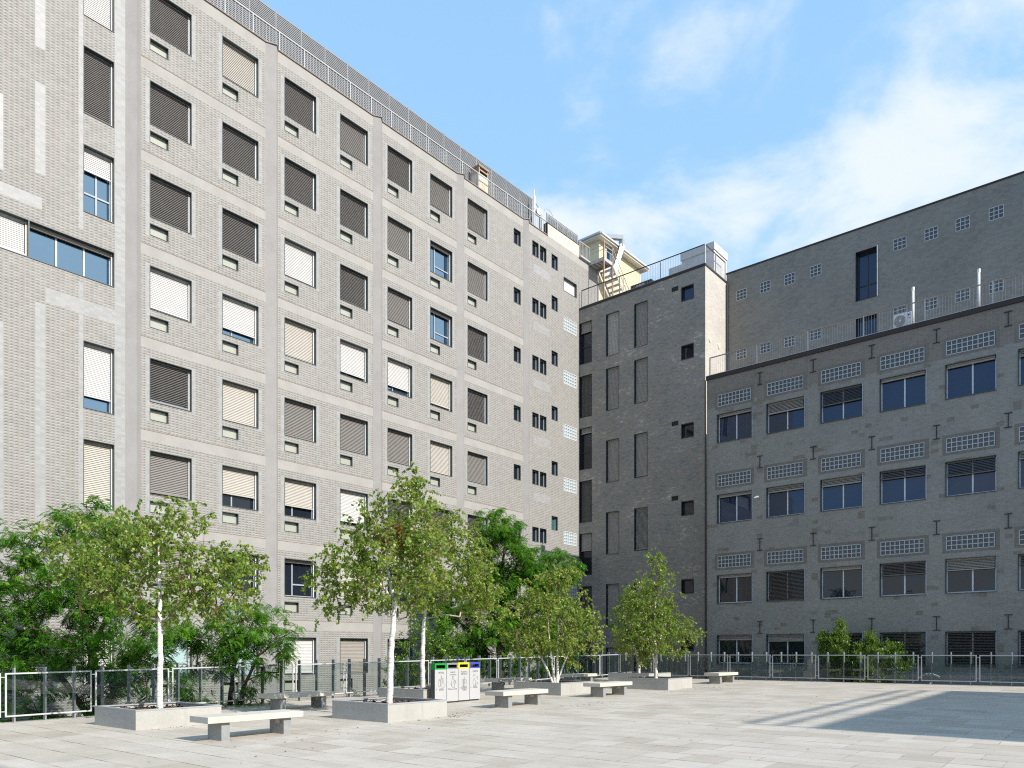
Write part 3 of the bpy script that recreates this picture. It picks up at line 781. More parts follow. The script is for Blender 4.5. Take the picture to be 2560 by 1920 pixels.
def yellow_house():
    r = empty('yellow_house', world(43.15, 28.92, 22.5), TF, 'yellow rendered rooftop house with wide eaves beside the metal stair', 'building')
    Lx, Ly, H = 5.5, 6.0, 5.72
    MB().box(0, Lx, 0, Ly, 0, H).build('wall', 'yellow_plaster', r)
    # low hipped roof with deep eaves
    e = .42; z0 = H; m = MB()
    a, b, c, d = (-e, -e, z0), (Lx + e, -e, z0), (Lx + e, Ly + e, z0), (-e, Ly + e, z0)
    t = .2
    A, B, C, D = [(p[0], p[1], z0 + t) for p in (a, b, c, d)]
    m.quad([a, d, c, b], 1); m.quad([a, b, B, A]); m.quad([b, c, C, B]); m.quad([c, d, D, C]); m.quad([d, a, A, D])
    p, q = (2.4, Ly / 2, z0 + .8), (Lx - 2.4, Ly / 2, z0 + .8)
    m.quad([A, B, q, p], 2); m.quad([C, D, p, q], 2); m.quad([B, C, q], 2); m.quad([D, A, p], 2)
    m.build('roof', ['gutter_white', 'gutter_white', 'roof_grey'], r)
    MB().bar((-e - .05, -e, z0 + .16), (-e - .05, Ly + e, z0 + .16), .13, .12).build('gutter', 'zinc', r)
    MB().bar((-e, -e - .05, z0 + .16), (Lx + e, -e - .05, z0 + .16), .1, .1).build('gutter', 'gutter_white', r)
    m = MB(); frame_ring(m, .82, 2.1, .06, -.03, .03); m.box(.06, .76, -.02, 0.0, .06, .9)
    o = m.build('door', 'light_frame', r, (.85, 0, 3.5)); g = MB(); g.quad([(.06, -.01, .9), (.76, -.01, .9), (.76, -.01, 2.04), (.06, -.01, 2.04)]); g.build('pane', 'window_glass', o)
    m = MB().bar((1.45, -.3, 4.0), (1.95, -.6, 5.9), .3, .3); m.bar((1.95, -.6, 5.8), (1.95, -.6, 6.35), .3, .3); m.bar((1.95, -.7, 6.4), (1.2, .2, 6.5), .28, .28)
    o = empty('exhaust_duct', world(43.15, 28.92, 22.5), TF, 'bent silver exhaust duct rising past the eaves of the yellow house', 'duct')
    m.build('duct', 'zinc', o)
    # steel stair from the roof of the corner block up to the landing by the door
    s = empty('metal_stair', world(41.9, 27.7, 22.6), TF, 'rusty grey open steel stair with a landing against the yellow house', 'stair')
    zl = 3.55; W = 1.15
    m = MB().box(0, 1.04, 0, W, zl - .06, zl); 
    m.box(0, 1.04, -.02, .02, zl - .22, zl); m.box(-.02, .02, 0, W, zl - .22, zl); m.box(1.02, 1.06, 0, W, zl - .22, zl)
    for k in range(4): m.box(.06, .98, .12 + k * .28, .16 + k * .28, zl - .12, zl - .06, 1)
    m.build('landing', ['steel_stair', 'rusty_steel'], s)
    for y in (0.0, W - .1):
        MB().bar((1.05, y, zl - .1), (1.05 + zl, y, -.1), .03, .17).build('stringer', 'steel_stair', s)
    for k in range(1, 14):
        z = zl - k * zl / 14
        MB().box(1.05 + k * zl / 14 - .13, 1.05 + k * zl / 14 + .13, .02, W - .12, z - .035, z).build('tread', 'steel_stair', s)
    for x, y in ((0, 0), (1.04, 0)):
        MB().box(x - .04, x + .04, y - .04, y + .04, 0, zl + 1.05).build('post', 'rusty_steel', s)
    h = MB()
    for q in (.5, .78, 1.05):
        h.bar((0, 0, zl + q), (1.04, 0, zl + q), .03, .03); h.bar((0, 0, zl + q), (0, W, zl + q), .03, .03)
    for q in (.55, 1.05): h.bar((1.04, 0, zl + q), (1.04 + zl, 0, q), .035, .035)
    for k in range(1, 5): h.bar((1.04 + k * zl / 5, 0, zl - k * zl / 5), (1.04 + k * zl / 5, 0, zl - k * zl / 5 + 1.05), .03, .03)
    h.build('handrail', 'steel_stair', s)

def neighbours():
    # the blocks behind the camera whose shadows reach the plaza
    cx, cy = rot2(TP, 15.3, -14.6)
    r = empty('neighbour_block', (cx, cy, 0), TP, 'plain rendered block behind the camera on the right with a roof rail', 'building')
    H = 4.8 + 14.6; Z = H / 1.402 - 1.45
    w = MB().box(0, 14.3, -14, 0, GROUND, Z)
    w.build('wall', 'render_warm', r)
    for i in range(4):
        for k in range(3):
            z = .3 + k * 3.3; f = MB(); frame_ring(f, 1.5, 1.7, .07, -.02, .03); f.v = [(x, -y, q) for x, y, q in f.v]
            o = f.build('window', 'light_frame', r, (1.2 + i * 3.4, 0, z)); p = MB(); p.quad([(0, .006, 0), (1.5, .006, 0), (1.5, .006, 1.7), (0, .006, 1.7)]); p.build('pane', 'dark_glass', o)
    rr = empty('guard_rail', (*rot2(TP, 15.4, -14.7), Z), TP, 'heavy two bar roof rail on the block behind the camera', 'railing')
    for x in (0, 3.4, 6.9, 10.4, 13.9): MB().box(x, x + .09, -.05, .05, 0, 1.05).build('post', 'rail_grey', rr)
    for z in (.5, 1.0): MB().box(0, 14, -.05, .05, z, z + .09).build('rail', 'rail_grey', rr)
    cx, cy = rot2(TP, 3.2, -20)
    r = empty('neighbour_house', (cx, cy, 0), TP, 'warm rendered house with a red tiled roof behind the camera', 'building')
    MB().box(-19, 0, -12, 0, GROUND, 23.5).build('wall', 'render_warm', r)
    m = MB(); a, b, c, d = (-19.0, -12, 23.5), (0, -12, 23.5), (0, 0, 23.5), (-19.0, 0, 23.5)
    m.quad([a, d, c, b]); t, q = (-13, -6, 26.5), (-6, -6, 26.5)
    m.quad([a, b, q, t]); m.quad([c, d, t, q]); m.quad([b, c, q]); m.quad([d, a, t]); m.build('roof', 'terracotta', r)
    for i, (u, v, h, w) in enumerate(((-34, 6, 7.5, 14), (-38, 26, 8.5, 16), (-30, -14, 6.5, 13))):
        r = empty('distant_house', world(u, v, GROUND), TF, ['cream house with a red hipped roof, middle one far behind the camera', 'wide cream house with a red hipped roof, far behind the pale block', 'small cream house with a red hipped roof, far behind the right side'][i], 'building', 'houses far behind the camera')
        MB().box(-10, 0, 0, w, 0, h).build('wall', 'render_warm', r)
        m = MB(); a, b, c, d = (-10.5, -.5, h), (.5, -.5, h), (.5, w + .5, h), (-10.5, w + .5, h); t, q = (-5, 4, h + 2.6), (-5, w - 4, h + 2.6)
        m.quad([a, d, c, b]); m.quad([b, c, q, t]); m.quad([d, a, t, q]); m.quad([a, b, t]); m.quad([c, d, q]); m.build('roof', 'terracotta', r)

# ------------------------------------------------------------------ plaza
def plaza():
    ux, uy = rot2(TP, 0, 0)
    g = MB(); S = 400
    g.quad([(-S, -S, GROUND), (S, -S, GROUND), (S, S, GROUND), (-S, S, GROUND)]); g.build('ground', 'soil_ground'); bpy.data.objects['ground']['kind'] = 'structure'
    p = MB(); a0, a1, b0, b1 = -16.0, 34.2, -30.0, 20.72
    T = lambda a, b: (a, b, gz(a)); D = lambda a, b: (a, b, GROUND + .004)
    p.quad([T(a0, b0), T(a1, b0), T(a1, b1), T(a0, b1)])
    for q, w in (((a0, b0), (a1, b0)), ((a1, b0), (a1, b1)), ((a1, b1), (a0, b1)), ((a0, b1), (a0, b0))):
        p.quad([D(*q), D(*w), T(*w), T(*q)], 1)
    o = p.build('plaza', ['stone_paving', 'deck_side'], None, (0, 0, 0), TP); o['kind'] = 'structure'

def at(a, b, dz=0.0):
    x, y = rot2(TP, a, b); return (x, y, gz(a) + dz)

POST = .664
def fence(label, along, start, n, first_off, side):
    # along 'a': the left fence at b = 20.4; along 'b': the far fence at a = 33.9 running right
    if along == 'a': root = empty('glass_fence', at(start, 20.4), TP, label, 'fence', 'glass fences round the plaza')
    else: root = empty('glass_fence', at(33.9, start), TP - math.pi / 2, label, 'fence', 'glass fences round the plaza')
    sl = .0136 if along == 'a' else 0.0
    for k in range(n):
        x = k * 2.004; w = 1.92; zb = .14; zt = 1.18; t = .036
        S = lambda q: sl * q
        f = MB()
        f.bar((x, 0, S(x) + zt - t / 2), (x + w, 0, S(x + w) + zt - t / 2), .03, t); f.bar((x, 0, S(x) + zb + t / 2), (x + w, 0, S(x + w) + zb + t / 2), .03, t)
        for q in (x + t / 2, x + w - t / 2): f.box(q - t / 2, q + t / 2, -.015, .015, S(q) + zb + t, S(q) + zt - t)
        for z in (zb + .13, zt - .1): f.tube((x + w, 0, S(x + w) + z), (x + 2.004, 0, S(x + w) + z), .011, n=6)
        o = f.build('glass_panel', 'fence_frame' if along == 'a' else 'rail_grey', root)
        g = MB(); i = 0
        y0, y1 = -.006, .006; xa, xb = x + t, x + w - t
        P = [(xa, y0, S(xa) + zb + t), (xb, y0, S(xb) + zb + t), (xb, y0, S(xb) + zt - t), (xa, y0, S(xa) + zt - t)]
        Q = [(a, y1, c) for a, b, c in P]
        g.quad(P); g.quad(Q[::-1]); g.build('pane', 'fence_glass', o)
        for j in range(3):
            q = x + first_off + POST * j
            m = MB().box(q - .018, q + .018, .02, .145, S(q) - .05, S(q) + 1.3)
            m.build('post', 'fence_post', root)
    return root

def bench(a0, b0, label):
    r = empty('stone_bench', at(a0 + 1.03, b0 + .33), TP, label, 'bench', 'stone benches on the plaza')
    L, W = 2.06, .66
    MB().box(-L / 2, L / 2, -W / 2, W / 2, .335, .455).build('seat', 'bench_stone', r, bevel=.006)
    for x in (-.72, .62):
        MB().box(x, x + .17, -.25, .24, -.03, .333).build('leg', 'leg_steel', r, bevel=.004)
    MB().box(.60, .62, -.12, .02, .22, .3).build('bracket', 'bench_stone', r)
    return r

def planter(a0, b0, la, lb, label):
    r = empty('planter', at(a0 + la / 2, b0 + lb / 2), TP, label, 'planter', 'concrete planters on the plaza')
    h, t = .42, .05; x, y = la / 2, lb / 2
    m = MB()
    m.box(-x, x, -y, -y + t, -.04, h - .03); m.box(-x, x, y - t, y, -.04, h - .03)
    m.box(-x, -x + t, -y + t, y - t, -.04, h - .03); m.box(x - t, x, -y + t, y - t, -.04, h - .03)
    m.build('side_panel', 'planter_concrete', r)
    m = MB(); e = .006
    frame = [(-x - e, x + e, -y - e, -y + t + .03), (-x - e, x + e, y - t - .03, y + e), (-x - e, -x + t + .03, -y + t + .03, y - t - .03), (x - t - .03, x + e, -y + t + .03, y - t - .03)]
    for q in frame: m.box(*q, h - .03, h)
    m.build('rim', 'galvanised', r)
    s = MB(); n = 14
    hz = [[.27 + .05 * rng.random() + .05 * math.exp(-((i / n - .5) ** 2 + (k / n - .5) ** 2) * 6) for k in range(n + 1)] for i in range(n + 1)]
    X = lambda i: -x + t + (2 * x - 2 * t) * i / n
    Y = lambda k: -y + t + (2 * y - 2 * t) * k / n
    for i in range(n):
        for k in range(n):
            s.quad([(X(i), Y(k), hz[i][k]), (X(i + 1), Y(k), hz[i + 1][k]), (X(i + 1), Y(k + 1), hz[i + 1][k + 1]), (X(i), Y(k + 1), hz[i][k + 1])])
    for q in range(260):
        px, py = rng.uniform(-x + .12, x - .12), rng.uniform(-y + .12, y - .12); z = .31 + .05 * rng.random()
        an = rng.uniform(0, 6.28); l = rng.uniform(.02, .06); w = l * .5; c, q2 = math.cos(an), math.sin(an); tz = rng.uniform(-.025, .025)
        s.quad([(px - c * l + q2 * w, py - q2 * l - c * w, z - tz), (px + c * l + q2 * w, py + q2 * l - c * w, z + tz), (px + c * l - q2 * w, py + q2 * l + c * w, z + tz + .02), (px - c * l - q2 * w, py - q2 * l + c * w, z - tz + .02)])
    s.build('mulch', 'bark_mulch', r)
    return r

def text_mesh(mb, s, x, z, size, y, mi=0):
    cu = bpy.data.curves.new('tmp', 'FONT'); cu.body = s; cu.size = size; cu.align_x = 'CENTER'; cu.extrude = .0
    cu.resolution_u = 2; cu.space_character = 1.05; cu.offset = size * .012
    ob = bpy.data.objects.new('tmp', cu); COL.objects.link(ob)
    bpy.context.view_layer.update()
    me = ob.evaluated_get(bpy.context.evaluated_depsgraph_get()).to_mesh()
    i = len(mb.v)
    mb.v += [(x + v.co.x, y, z + v.co.y) for v in me.vertices]
    for p in me.polygons: mb.f.append(tuple(i + q for q in p.vertices)); mb.m.append(mi)
    ob.to_mesh_clear(); bpy.data.objects.remove(ob); bpy.data.curves.remove(cu)

def poly_line(mb, pts, y, w=.006):
    for (x0, z0), (x1, z1) in zip(pts, pts[1:]): mb.bar((x0, y, z0), (x1, y, z1), .002, w)

def bins():
    data = [('green', 'bin_green', ['VETRO'], ['GLASS'], 'recycling bin with a green slotted hood, lettered VETRO GLASS'),
            ('grey', 'bin_grey', ['RIFIUTI', 'INDIFFERENZIATI'], ['RESIDUAL WASTE'], 'recycling bin with a grey slotted hood, for residual waste'),
            ('yellow', 'bin_yellow', ['PLASTICA', 'METALLO'], ['PLASTIC', 'CANS'], 'recycling bin with a yellow slotted hood, lettered PLASTICA METALLO'),
            ('blue', 'bin_blue', ['CARTA'], ['PAPER'], 'recycling bin with a blue slotted hood, lettered CARTA PAPER')]
    for i, (nm, mt, top, bot, lab) in enumerate(data):
        r = empty('recycling_bin', at(15.885 + .507 * i, 15.76), TP, lab, 'bin', 'row of recycling bins')
        w, d, h = .497, .18, 1.02
        m = MB().box(.004, w, .012, d, .045, h); m.box(.02, w - .02, .03, d - .02, -.03, .045)
        m.build('body', 'bin_dark', r)
        MB().box(.006, w - .002, 0, .012, .05, h).build('door', 'bin_body', r)
        # hood: a ring open through front and back
        H = 1.205; o = MB()
        for y0, y1 in ((-.002, .02), (d - .02, d)):
            o.box(.004, w, y0, y1, h + .002, h + .037); o.box(.004, w, y0, y1, H - .05, H); o.box(.004, .055, y0, y1, h + .037, H - .05); o.box(w - .055, w, y0, y1, h + .037, H - .05)
        o.box(.004, .02, .02, d - .02, h + .002, H); o.box(w - .016, w, .02, d - .02, h + .002, H)
        o.box(.02, w - .016, .02, d - .02, H - .015, H); o.box(.02, w - .016, .02, d - .02, h + .002, h + .01, 1)
        o.build('hood', [mt, 'bin_hole'], r)
        if i != 3:
            MB().box(.02, w - .016, d * .5, d * .5 + .01, h + .02, H - .02).build('flap', 'bin_hole', r)
        t = MB(); z = .90
        for k, s in enumerate(top): text_mesh(t, s, w / 2 + .02, z - .065 * k - .0, .075 if len(top) == 1 else (.062 if len(s) < 10 else .036), -.003)
        zb = .36 if len(bot) == 1 else .37
        for k, s in enumerate(bot): text_mesh(t, s, w / 2 + .02, .40 - .055 * k, .07 if len(s) < 8 else .044, -.003)
        t.build('lettering', 'ink', r)
        p = MB(); c = w / 2 + .02; y = -.003
        if i == 0:
            poly_line(p, [(c - .02, .53), (c - .02, .72), (c - .008, .76), (c - .008, .84), (c + .012, .84), (c + .012, .76), (c + .025, .72), (c + .025, .53), (c - .02, .53)], y)
            poly_line(p, [(c - .11, .52), (c - .11, .7), (c - .04, .7), (c - .04, .52), (c - .11, .52)], y); poly_line(p, [(c - .1, .7), (c - .1, .73), (c - .05, .73), (c - .05, .7)], y)
            poly_line(p, [(c + .05, .6), (c + .05, .76), (c + .085, .76), (c + .085, .6)], y); poly_line(p, [(c + .04, .49), (c + .06, .47), (c + .11, .47), (c + .13, .5), (c + .13, .58)], y); poly_line(p, [(c - .07, .48), (c, .46), (c + .06, .47)], y)
        elif i == 1:
            poly_line(p, [(c - .02, .75), (c - .07, .62), (c - .03, .47), (c + .06, .46), (c + .1, .62), (c + .02, .72), (c - .02, .75), (c - .03, .8), (c + .03, .8), (c + .0, .76)], y)
            poly_line(p, [(c + .02, .64), (c + .1, .68), (c + .12, .6), (c + .05, .55), (c + .02, .64)], y); poly_line(p, [(c - .1, .6), (c - .05, .5)], y)
        elif i == 2:
            for dx in (-.1, -.03):
                poly_line(p, [(c + dx, .46), (c + dx, .66), (c + dx + .02, .7), (c + dx + .05, .7), (c + dx + .06, .66), (c + dx + .06, .46), (c + dx, .46)], y)
            poly_line(p, [(c + .05 + .055 * math.cos(q * .5236), .62 + .07 * math.sin(q * .5236)) for q in range(13)], y)
            poly_line(p, [(c + .02, .5), (c + .02, .46), (c + .1, .46), (c + .1, .5)], y); poly_line(p, [(c, .7), (c + .01, .77)], y)
        else:
            poly_line(p, [(c - .1, .48), (c - .1, .64), (c - .05, .7), (c + .02, .62), (c + .02, .48), (c - .1, .48)], y)
            poly_line(p, [(c - .02, .5), (c + .06, .56), (c + .13, .56), (c + .06, .48), (c - .02, .5)], y); poly_line(p, [(c - .09, .8), (c - .01, .84), (c - .01, .81), (c - .09, .77), (c - .09, .8)], y); poly_line(p, [(c + .02, .7), (c + .1, .76), (c + .11, .66)], y)
        p.tube((.07, -.004, .43), (.07, .0, .43), .014, n=10)
        p.build('pictogram', 'ink', r)

# ------------------------------------------------------------------ trees
def mesh_arrays(name, V, F, mat, tint=None, smooth=False):
    me = bpy.data.meshes.new(name)
    V = np.asarray(V, dtype=np.float32).reshape(-1, 3); F = np.asarray(F, dtype=np.int32)
    n = F.shape[1]
    me.vertices.add(len(V)); me.vertices.foreach_set('co', V.ravel())
    me.loops.add(F.size); me.loops.foreach_set('vertex_index', F.ravel())
    me.polygons.add(len(F)); me.polygons.foreach_set('loop_start', np.arange(0, F.size, n, dtype=np.int32))
    try: me.polygons.foreach_set('loop_total', np.full(len(F), n, dtype=np.int32))
    except Exception: pass
    me.materials.append(MAT[mat])
    if smooth: me.polygons.foreach_set('use_smooth', np.ones(len(F), dtype=bool))
    if tint is not None:
        a = me.attributes.new('tint', 'FLOAT', 'POINT'); a.data.foreach_set('value', np.asarray(tint, dtype=np.float32))
    me.update(calc_edges=True); me.validate()
    return me

def skeleton(trunks, tips, g, tip_r=.0035, step=.22, sag=.12, pw=.42, lim_r=.024):
    """trunks: list of polylines [(x,y,z,r)], tips: N x 3. Each tip grows from the best node already there."""
    P = []; par = []; rr = []; istr = []
    for tr in trunks:
        last = -1
        for k in range(len(tr) - 1):
            p, q = np.array(tr[k]), np.array(tr[k + 1]); n = max(1, int(np.linalg.norm(q[:3] - p[:3]) / .16))
            for i in range(n + (1 if k == len(tr) - 2 else 0)):
                w = p + (q - p) * i / n
                P.append(w[:3] + g.normal(0, .006, 3)); rr.append(w[3]); par.append(last); istr.append(True); last = len(P) - 1
    ntr = len(P)
    zmin = tips[:, 2].min() - .6
    c = np.mean([t[-1][:3] for t in trunks], axis=0) * .5 + tips.mean(axis=0) * .5
    order = np.argsort(np.linalg.norm(tips - np.array([c[0], c[1], zmin]), axis=1))
    ends = []
    for ti in order:
        t = tips[ti]; A = np.array(P)
        d = A - t; dist = np.linalg.norm(d, axis=1)
        cost = dist + np.maximum(0, d[:, 2] + .1 * dist) * 1.6 + np.where(A[:, 2] < zmin, 5, 0)
        k = int(np.argmin(cost)); n = max(1, int(dist[k] / step)); last = k
        s = P[k]; up = np.array([0, 0, sag * dist[k]])
        for i in range(1, n + 1):
            f = i / n; w = s + (t - s) * f + up * math.sin(math.pi * f) * .6 + (g.normal(0, .02, 3) if i < n else 0)
            P.append(w); par.append(last); rr.append(0); istr.append(False); last = len(P) - 1
        ends.append(last)
    N = len(P); cnt = np.zeros(N); 
    for e in ends: cnt[e] += 1
    for i in range(N - 1, -1, -1):
        if par[i] >= 0: cnt[par[i]] += cnt[i]
    P = np.array(P); rr = np.array(rr); r = tip_r * np.maximum(cnt, 1) ** pw
    r = np.where(np.array(istr), rr, np.minimum(r, lim_r))
    return P, np.array(par), r, ends, ntr

def tubes(P, par, r, lim=1.25):
    V = []; F = []; T = []
    for i in range(len(P)):
        j = par[i]
        if j < 0: continue
        d = P[i] - P[j]; L = np.linalg.norm(d)
        if L < 1e-5: continue
        d = d / L; n = 9 if r[i] > .03 else (5 if r[i] > .008 else 3)
        a = np.cross(d, [.37, .91, .17]); a /= np.linalg.norm(a); b = np.cross(d, a)
        r0 = min(r[j], r[i] * lim); k0 = len(V)
        for c, q in ((P[j] - d * min(.02, L * .2), r0), (P[i], r[i])):
            for k in range(n):
                t = 2 * math.pi * k / n; V.append(c + a * (q * math.cos(t)) + b * (q * math.sin(t)))
        for k in range(n): F.append((k0 + k, k0 + (k + 1) % n, k0 + n + (k + 1) % n, k0 + n + k))
        tt = float(np.clip((.032 - r[i]) / .016, 0, 1)) if r[i] < .026 else 0.0; T += [tt] * (2 * n)
    return V, F, T

def unit(v): return v / np.maximum(np.linalg.norm(v, axis=-1, keepdims=True), 1e-6)

def leaf_quads(p, t, n, L, W, fold=.12):
    s = unit(np.cross(t, n)); n = np.cross(s, t)
    L = L[:, None]; W = W[:, None]
    mid = p + t * L * .42
    a = p; b = mid + s * W * .5 + n * L * fold; c = p + t * L; d = mid - s * W * .5 + n * L * fold
    V = np.stack([a, b, c, d], 1).reshape(-1, 3); F = np.arange(len(p) * 4).reshape(-1, 4)
    return V, F

def crown_points(g, N, parts, clump=.75, keep=None):
    """tips spread near the surface and through the volume of a few ellipsoids ((cx,cy,cz),(rx,ry,rz),weight), thinned into clumps"""
    w = np.array([q[2] for q in parts], float); w /= w.sum(); out = []
    ph = g.uniform(0, 6.28, (3, 3)); 
    while len(out) < N:
        k = g.choice(len(parts), p=w); c, r, _ = parts[k]
        d = unit(g.normal(size=3)); rad = g.uniform(.12, 1) ** .45
        q = np.array(c) + d * rad * np.array(r)
        f = sum(math.sin(q[0] * (2.1 + i) + ph[0, i]) * math.sin(q[1] * (2.3 + i) + ph[1, i]) * math.sin(q[2] * (2.6 + i) + ph[2, i]) for i in range(3))
        if f < -clump * g.random(): continue
        out.append(q)
    return np.array(out)

def link_part(name, me, parent):
    o = bpy.data.objects.new(name, me); COL.objects.link(o); o.parent = parent; return o

def birch(name, seed, loc, rz, trunks, parts, ntips, label, nleaf=24, size=.075, wisps=10, brown=None, tint=(.05, .9)):
    g = np.random.default_rng(seed)
    tips = crown_points(g, ntips, parts)
    top = max(parts, key=lambda q: q[0][2] + q[1][2])
    # thin twigs standing out of the crown
    extra = []
    for i in range(wisps):
        c, r, _ = parts[g.integers(len(parts))]; d = unit(g.normal(size=3) * [1, 1, .7] + [0, 0, .35]); extra.append(np.array(c) + d * np.array(r) * g.uniform(1.08, 1.28))
    tips = np.vstack([tips, np.array(extra)])
    P, par, r, ends, ntr = skeleton(trunks, tips, g)
    V, F, T = tubes(P, par, r)
    root = empty(name, loc, rz, label, 'tree', 'birches in the planters')
    # leaves on short hanging twigs at every branch end
    pv, tv, nv, Ls, Tn = [], [], [], [], []
    crown_c = np.mean([q[0] for q in parts], axis=0)
    for ei, e in enumerate(ends):
        tip = P[e]; prev = P[par[e]]; base_dir = unit(tip - prev)
        bare = ei % 23 == 0
        for k in range(3):
            f = g.uniform(0, 1.0); s = prev + (tip - prev) * f if k else tip
            out = unit(base_dir * .6 + g.normal(0, .55, 3) + np.array([0, 0, -.15])); L = g.uniform(.16, .42)
            pts = [s]; q = s.copy(); dd = out
            for i in range(3):
                dd = unit(dd + np.array([0, 0, -.38])); q = q + dd * L / 3; pts.append(q.copy())
            pts = np.array(pts); k0 = len(V)
            for i in range(3):
                d = unit(pts[i + 1] - pts[i]); a = unit(np.cross(d, [.3, .9, .2])); b = np.cross(d, a); k0 = len(V)
                for c in (pts[i], pts[i + 1]):
                    for h in range(3): V.append(c + (a * math.cos(2.094 * h) + b * math.sin(2.094 * h)) * .0022)
                for h in range(3): F.append((k0 + h, k0 + (h + 1) % 3, k0 + 3 + (h + 1) % 3, k0 + 3 + h))
                T += [1.0] * 6
            if bare: continue
            m = max(3, int(nleaf / 2 * g.uniform(.7, 1.25)))
            u = g.uniform(.05, 1, m) * 3; ii = np.minimum(u.astype(int), 2); fr = (u - ii)[:, None]
            lp = pts[ii] * (1 - fr) + pts[ii + 1] * fr + g.normal(0, .012, (m, 3))
            ld = unit(g.normal(0, .6, (m, 3)) + np.array([0, 0, -.75]))
            ln = unit(g.normal(0, 1, (m, 3)) + unit(lp - crown_c) * .5)
            pv.append(lp); tv.append(ld); nv.append(ln); Ls.append(g.uniform(.75, 1.15, m) * size)
            tb = g.uniform(tint[0], tint[1]); tt = np.clip(tb * .5 + g.uniform(tint[0], tint[1], m) * .5, 0, .93)
            if brown is not None:
                dist = np.linalg.norm(lp - np.array(brown[0]), axis=1); tt = np.where((dist < brown[1]) & (g.random(m) < .75), .99, tt)
            Tn.append(tt)
    link_part('trunk', mesh_arrays('trunk', V, F, 'birch_bark', T, True), root)
    p, t, n, L, tn = np.vstack(pv), np.vstack(tv), np.vstack(nv), np.concatenate(Ls), np.concatenate(Tn)
    LV, LF = leaf_quads(p, t, n, L, L * .78)
    link_part('crown', mesh_arrays('crown', LV, LF, 'birch_leaf', np.repeat(tn, 4)), root)
    return root

def locust(seed, loc, rz, trunks, parts, ntips, label, fronds=22, fl=.26):
    g = np.random.default_rng(seed)
    tips = crown_points(g, ntips, parts, .9)
    P, par, r, ends, ntr = skeleton(trunks, tips, g, .005, .3, .18, .42, .05)
    V, F, T = tubes(P, par, r)
    root = empty('honey_locust', loc, rz, label, 'tree', 'feathery trees behind the glass fence')
    link_part('trunk', mesh_arrays('trunk', V, F, 'locust_bark', T, True), root)
    E_ = np.array(ends); tip = P[E_]; prev = P[par[E_]]; bd = (tip - prev) * [1, 1, .3]; bd = unit(bd)
    K = len(E_) * fronds; rep = lambda q: np.repeat(q, fronds, axis=0)
    s = rep(tip) + rep(prev - tip) * g.uniform(0, 1.1, (K, 1)) + g.normal(0, .09, (K, 3)) * [1, 1, .6]
    d = unit(rep(bd) * .7 + g.normal(0, .75, (K, 3)) * [1, 1, .35] + [0, 0, -.1]); L = fl * g.uniform(.7, 1.35, (K, 1)); m = 7
    side = unit(np.cross(d, [0, 0, 1.0])); upn = unit(np.cross(side, d) + g.normal(0, .35, (K, 3)))
    tb = rep(g.beta(2, 2.2, len(E_))); q = s.copy(); dd = d
    pv, tv, nv, Ls, Tn = [], [], [], [], []
    for i in range(m):
        dd = unit(dd + np.array([0, 0, -.16])); q = q + dd * L / m
        ll = .066 * (1 - .5 * abs(i / m - .45)) * fl / .26
        for sg in (-1, 1):
            pv.append(q); tv.append(unit(side * sg + dd * .45 + np.array([0, 0, -.12]))); nv.append(upn); Ls.append(np.full(K, ll)); Tn.append(tb * .6 + g.random(K) * .4)
    p, t, n, L, tn = np.vstack(pv), np.vstack(tv), np.vstack(nv), np.concatenate(Ls), np.concatenate(Tn)
    LV, LF = leaf_quads(p, t, n, L, L * .58, .04)
    link_part('crown', mesh_arrays('crown', LV, LF, 'locust_leaf', np.repeat(tn, 4)), root)
    return root

def shrub(name, seed, loc, rz, parts, ntips, label, mat, size=.07, aspect=.6, per=26, up=.3, cat='shrub', group=None):
    g = np.random.default_rng(seed)
    tips = crown_points(g, ntips, parts, 1.1)
    z0 = -.0
    trunks = []
    for i in range(5):
        q = tips[g.integers(len(tips))] * np.array([.4, .4, .55]); trunks.append([(g.normal(0, .15), g.normal(0, .15), 0, .03), (q[0], q[1], max(q[2], .8), .015)])
    P, par, r, ends, ntr = skeleton(trunks, tips, g, .003, .3, .05)
    V, F, T = tubes(P, par, r)
    root = empty(name, loc, rz, label, cat, group)
    link_part('stem', mesh_arrays('stem', V, F, 'locust_bark', T, True), root)
    pv, tv, nv, Ls, Tn = [], [], [], [], []
    for e in ends:
        tip = P[e]; d = unit(tip - P[par[e]]); m = per; tb = g.random()
        f = g.uniform(-.3, .12, m)[:, None]
        lp = tip + d * f + g.normal(0, .045, (m, 3))
        ld = unit(g.normal(0, .6, (m, 3)) + d * .35 + np.array([0, 0, up]))
        pv.append(lp); tv.append(ld); nv.append(unit(g.normal(0, .6, (m, 3)) + np.array([0, 0, .6]))); Ls.append(g.uniform(.7, 1.2, m) * size); Tn.append(tb * .45 + g.random(m) * .55)
    p, t, n, L, tn = np.vstack(pv), np.vstack(tv), np.vstack(nv), np.concatenate(Ls), np.concatenate(Tn)
    LV, LF = leaf_quads(p, t, n, L, L * aspect)
    link_part('foliage', mesh_arrays('foliage', LV, LF, mat, np.repeat(tn, 4)), root)
    return root

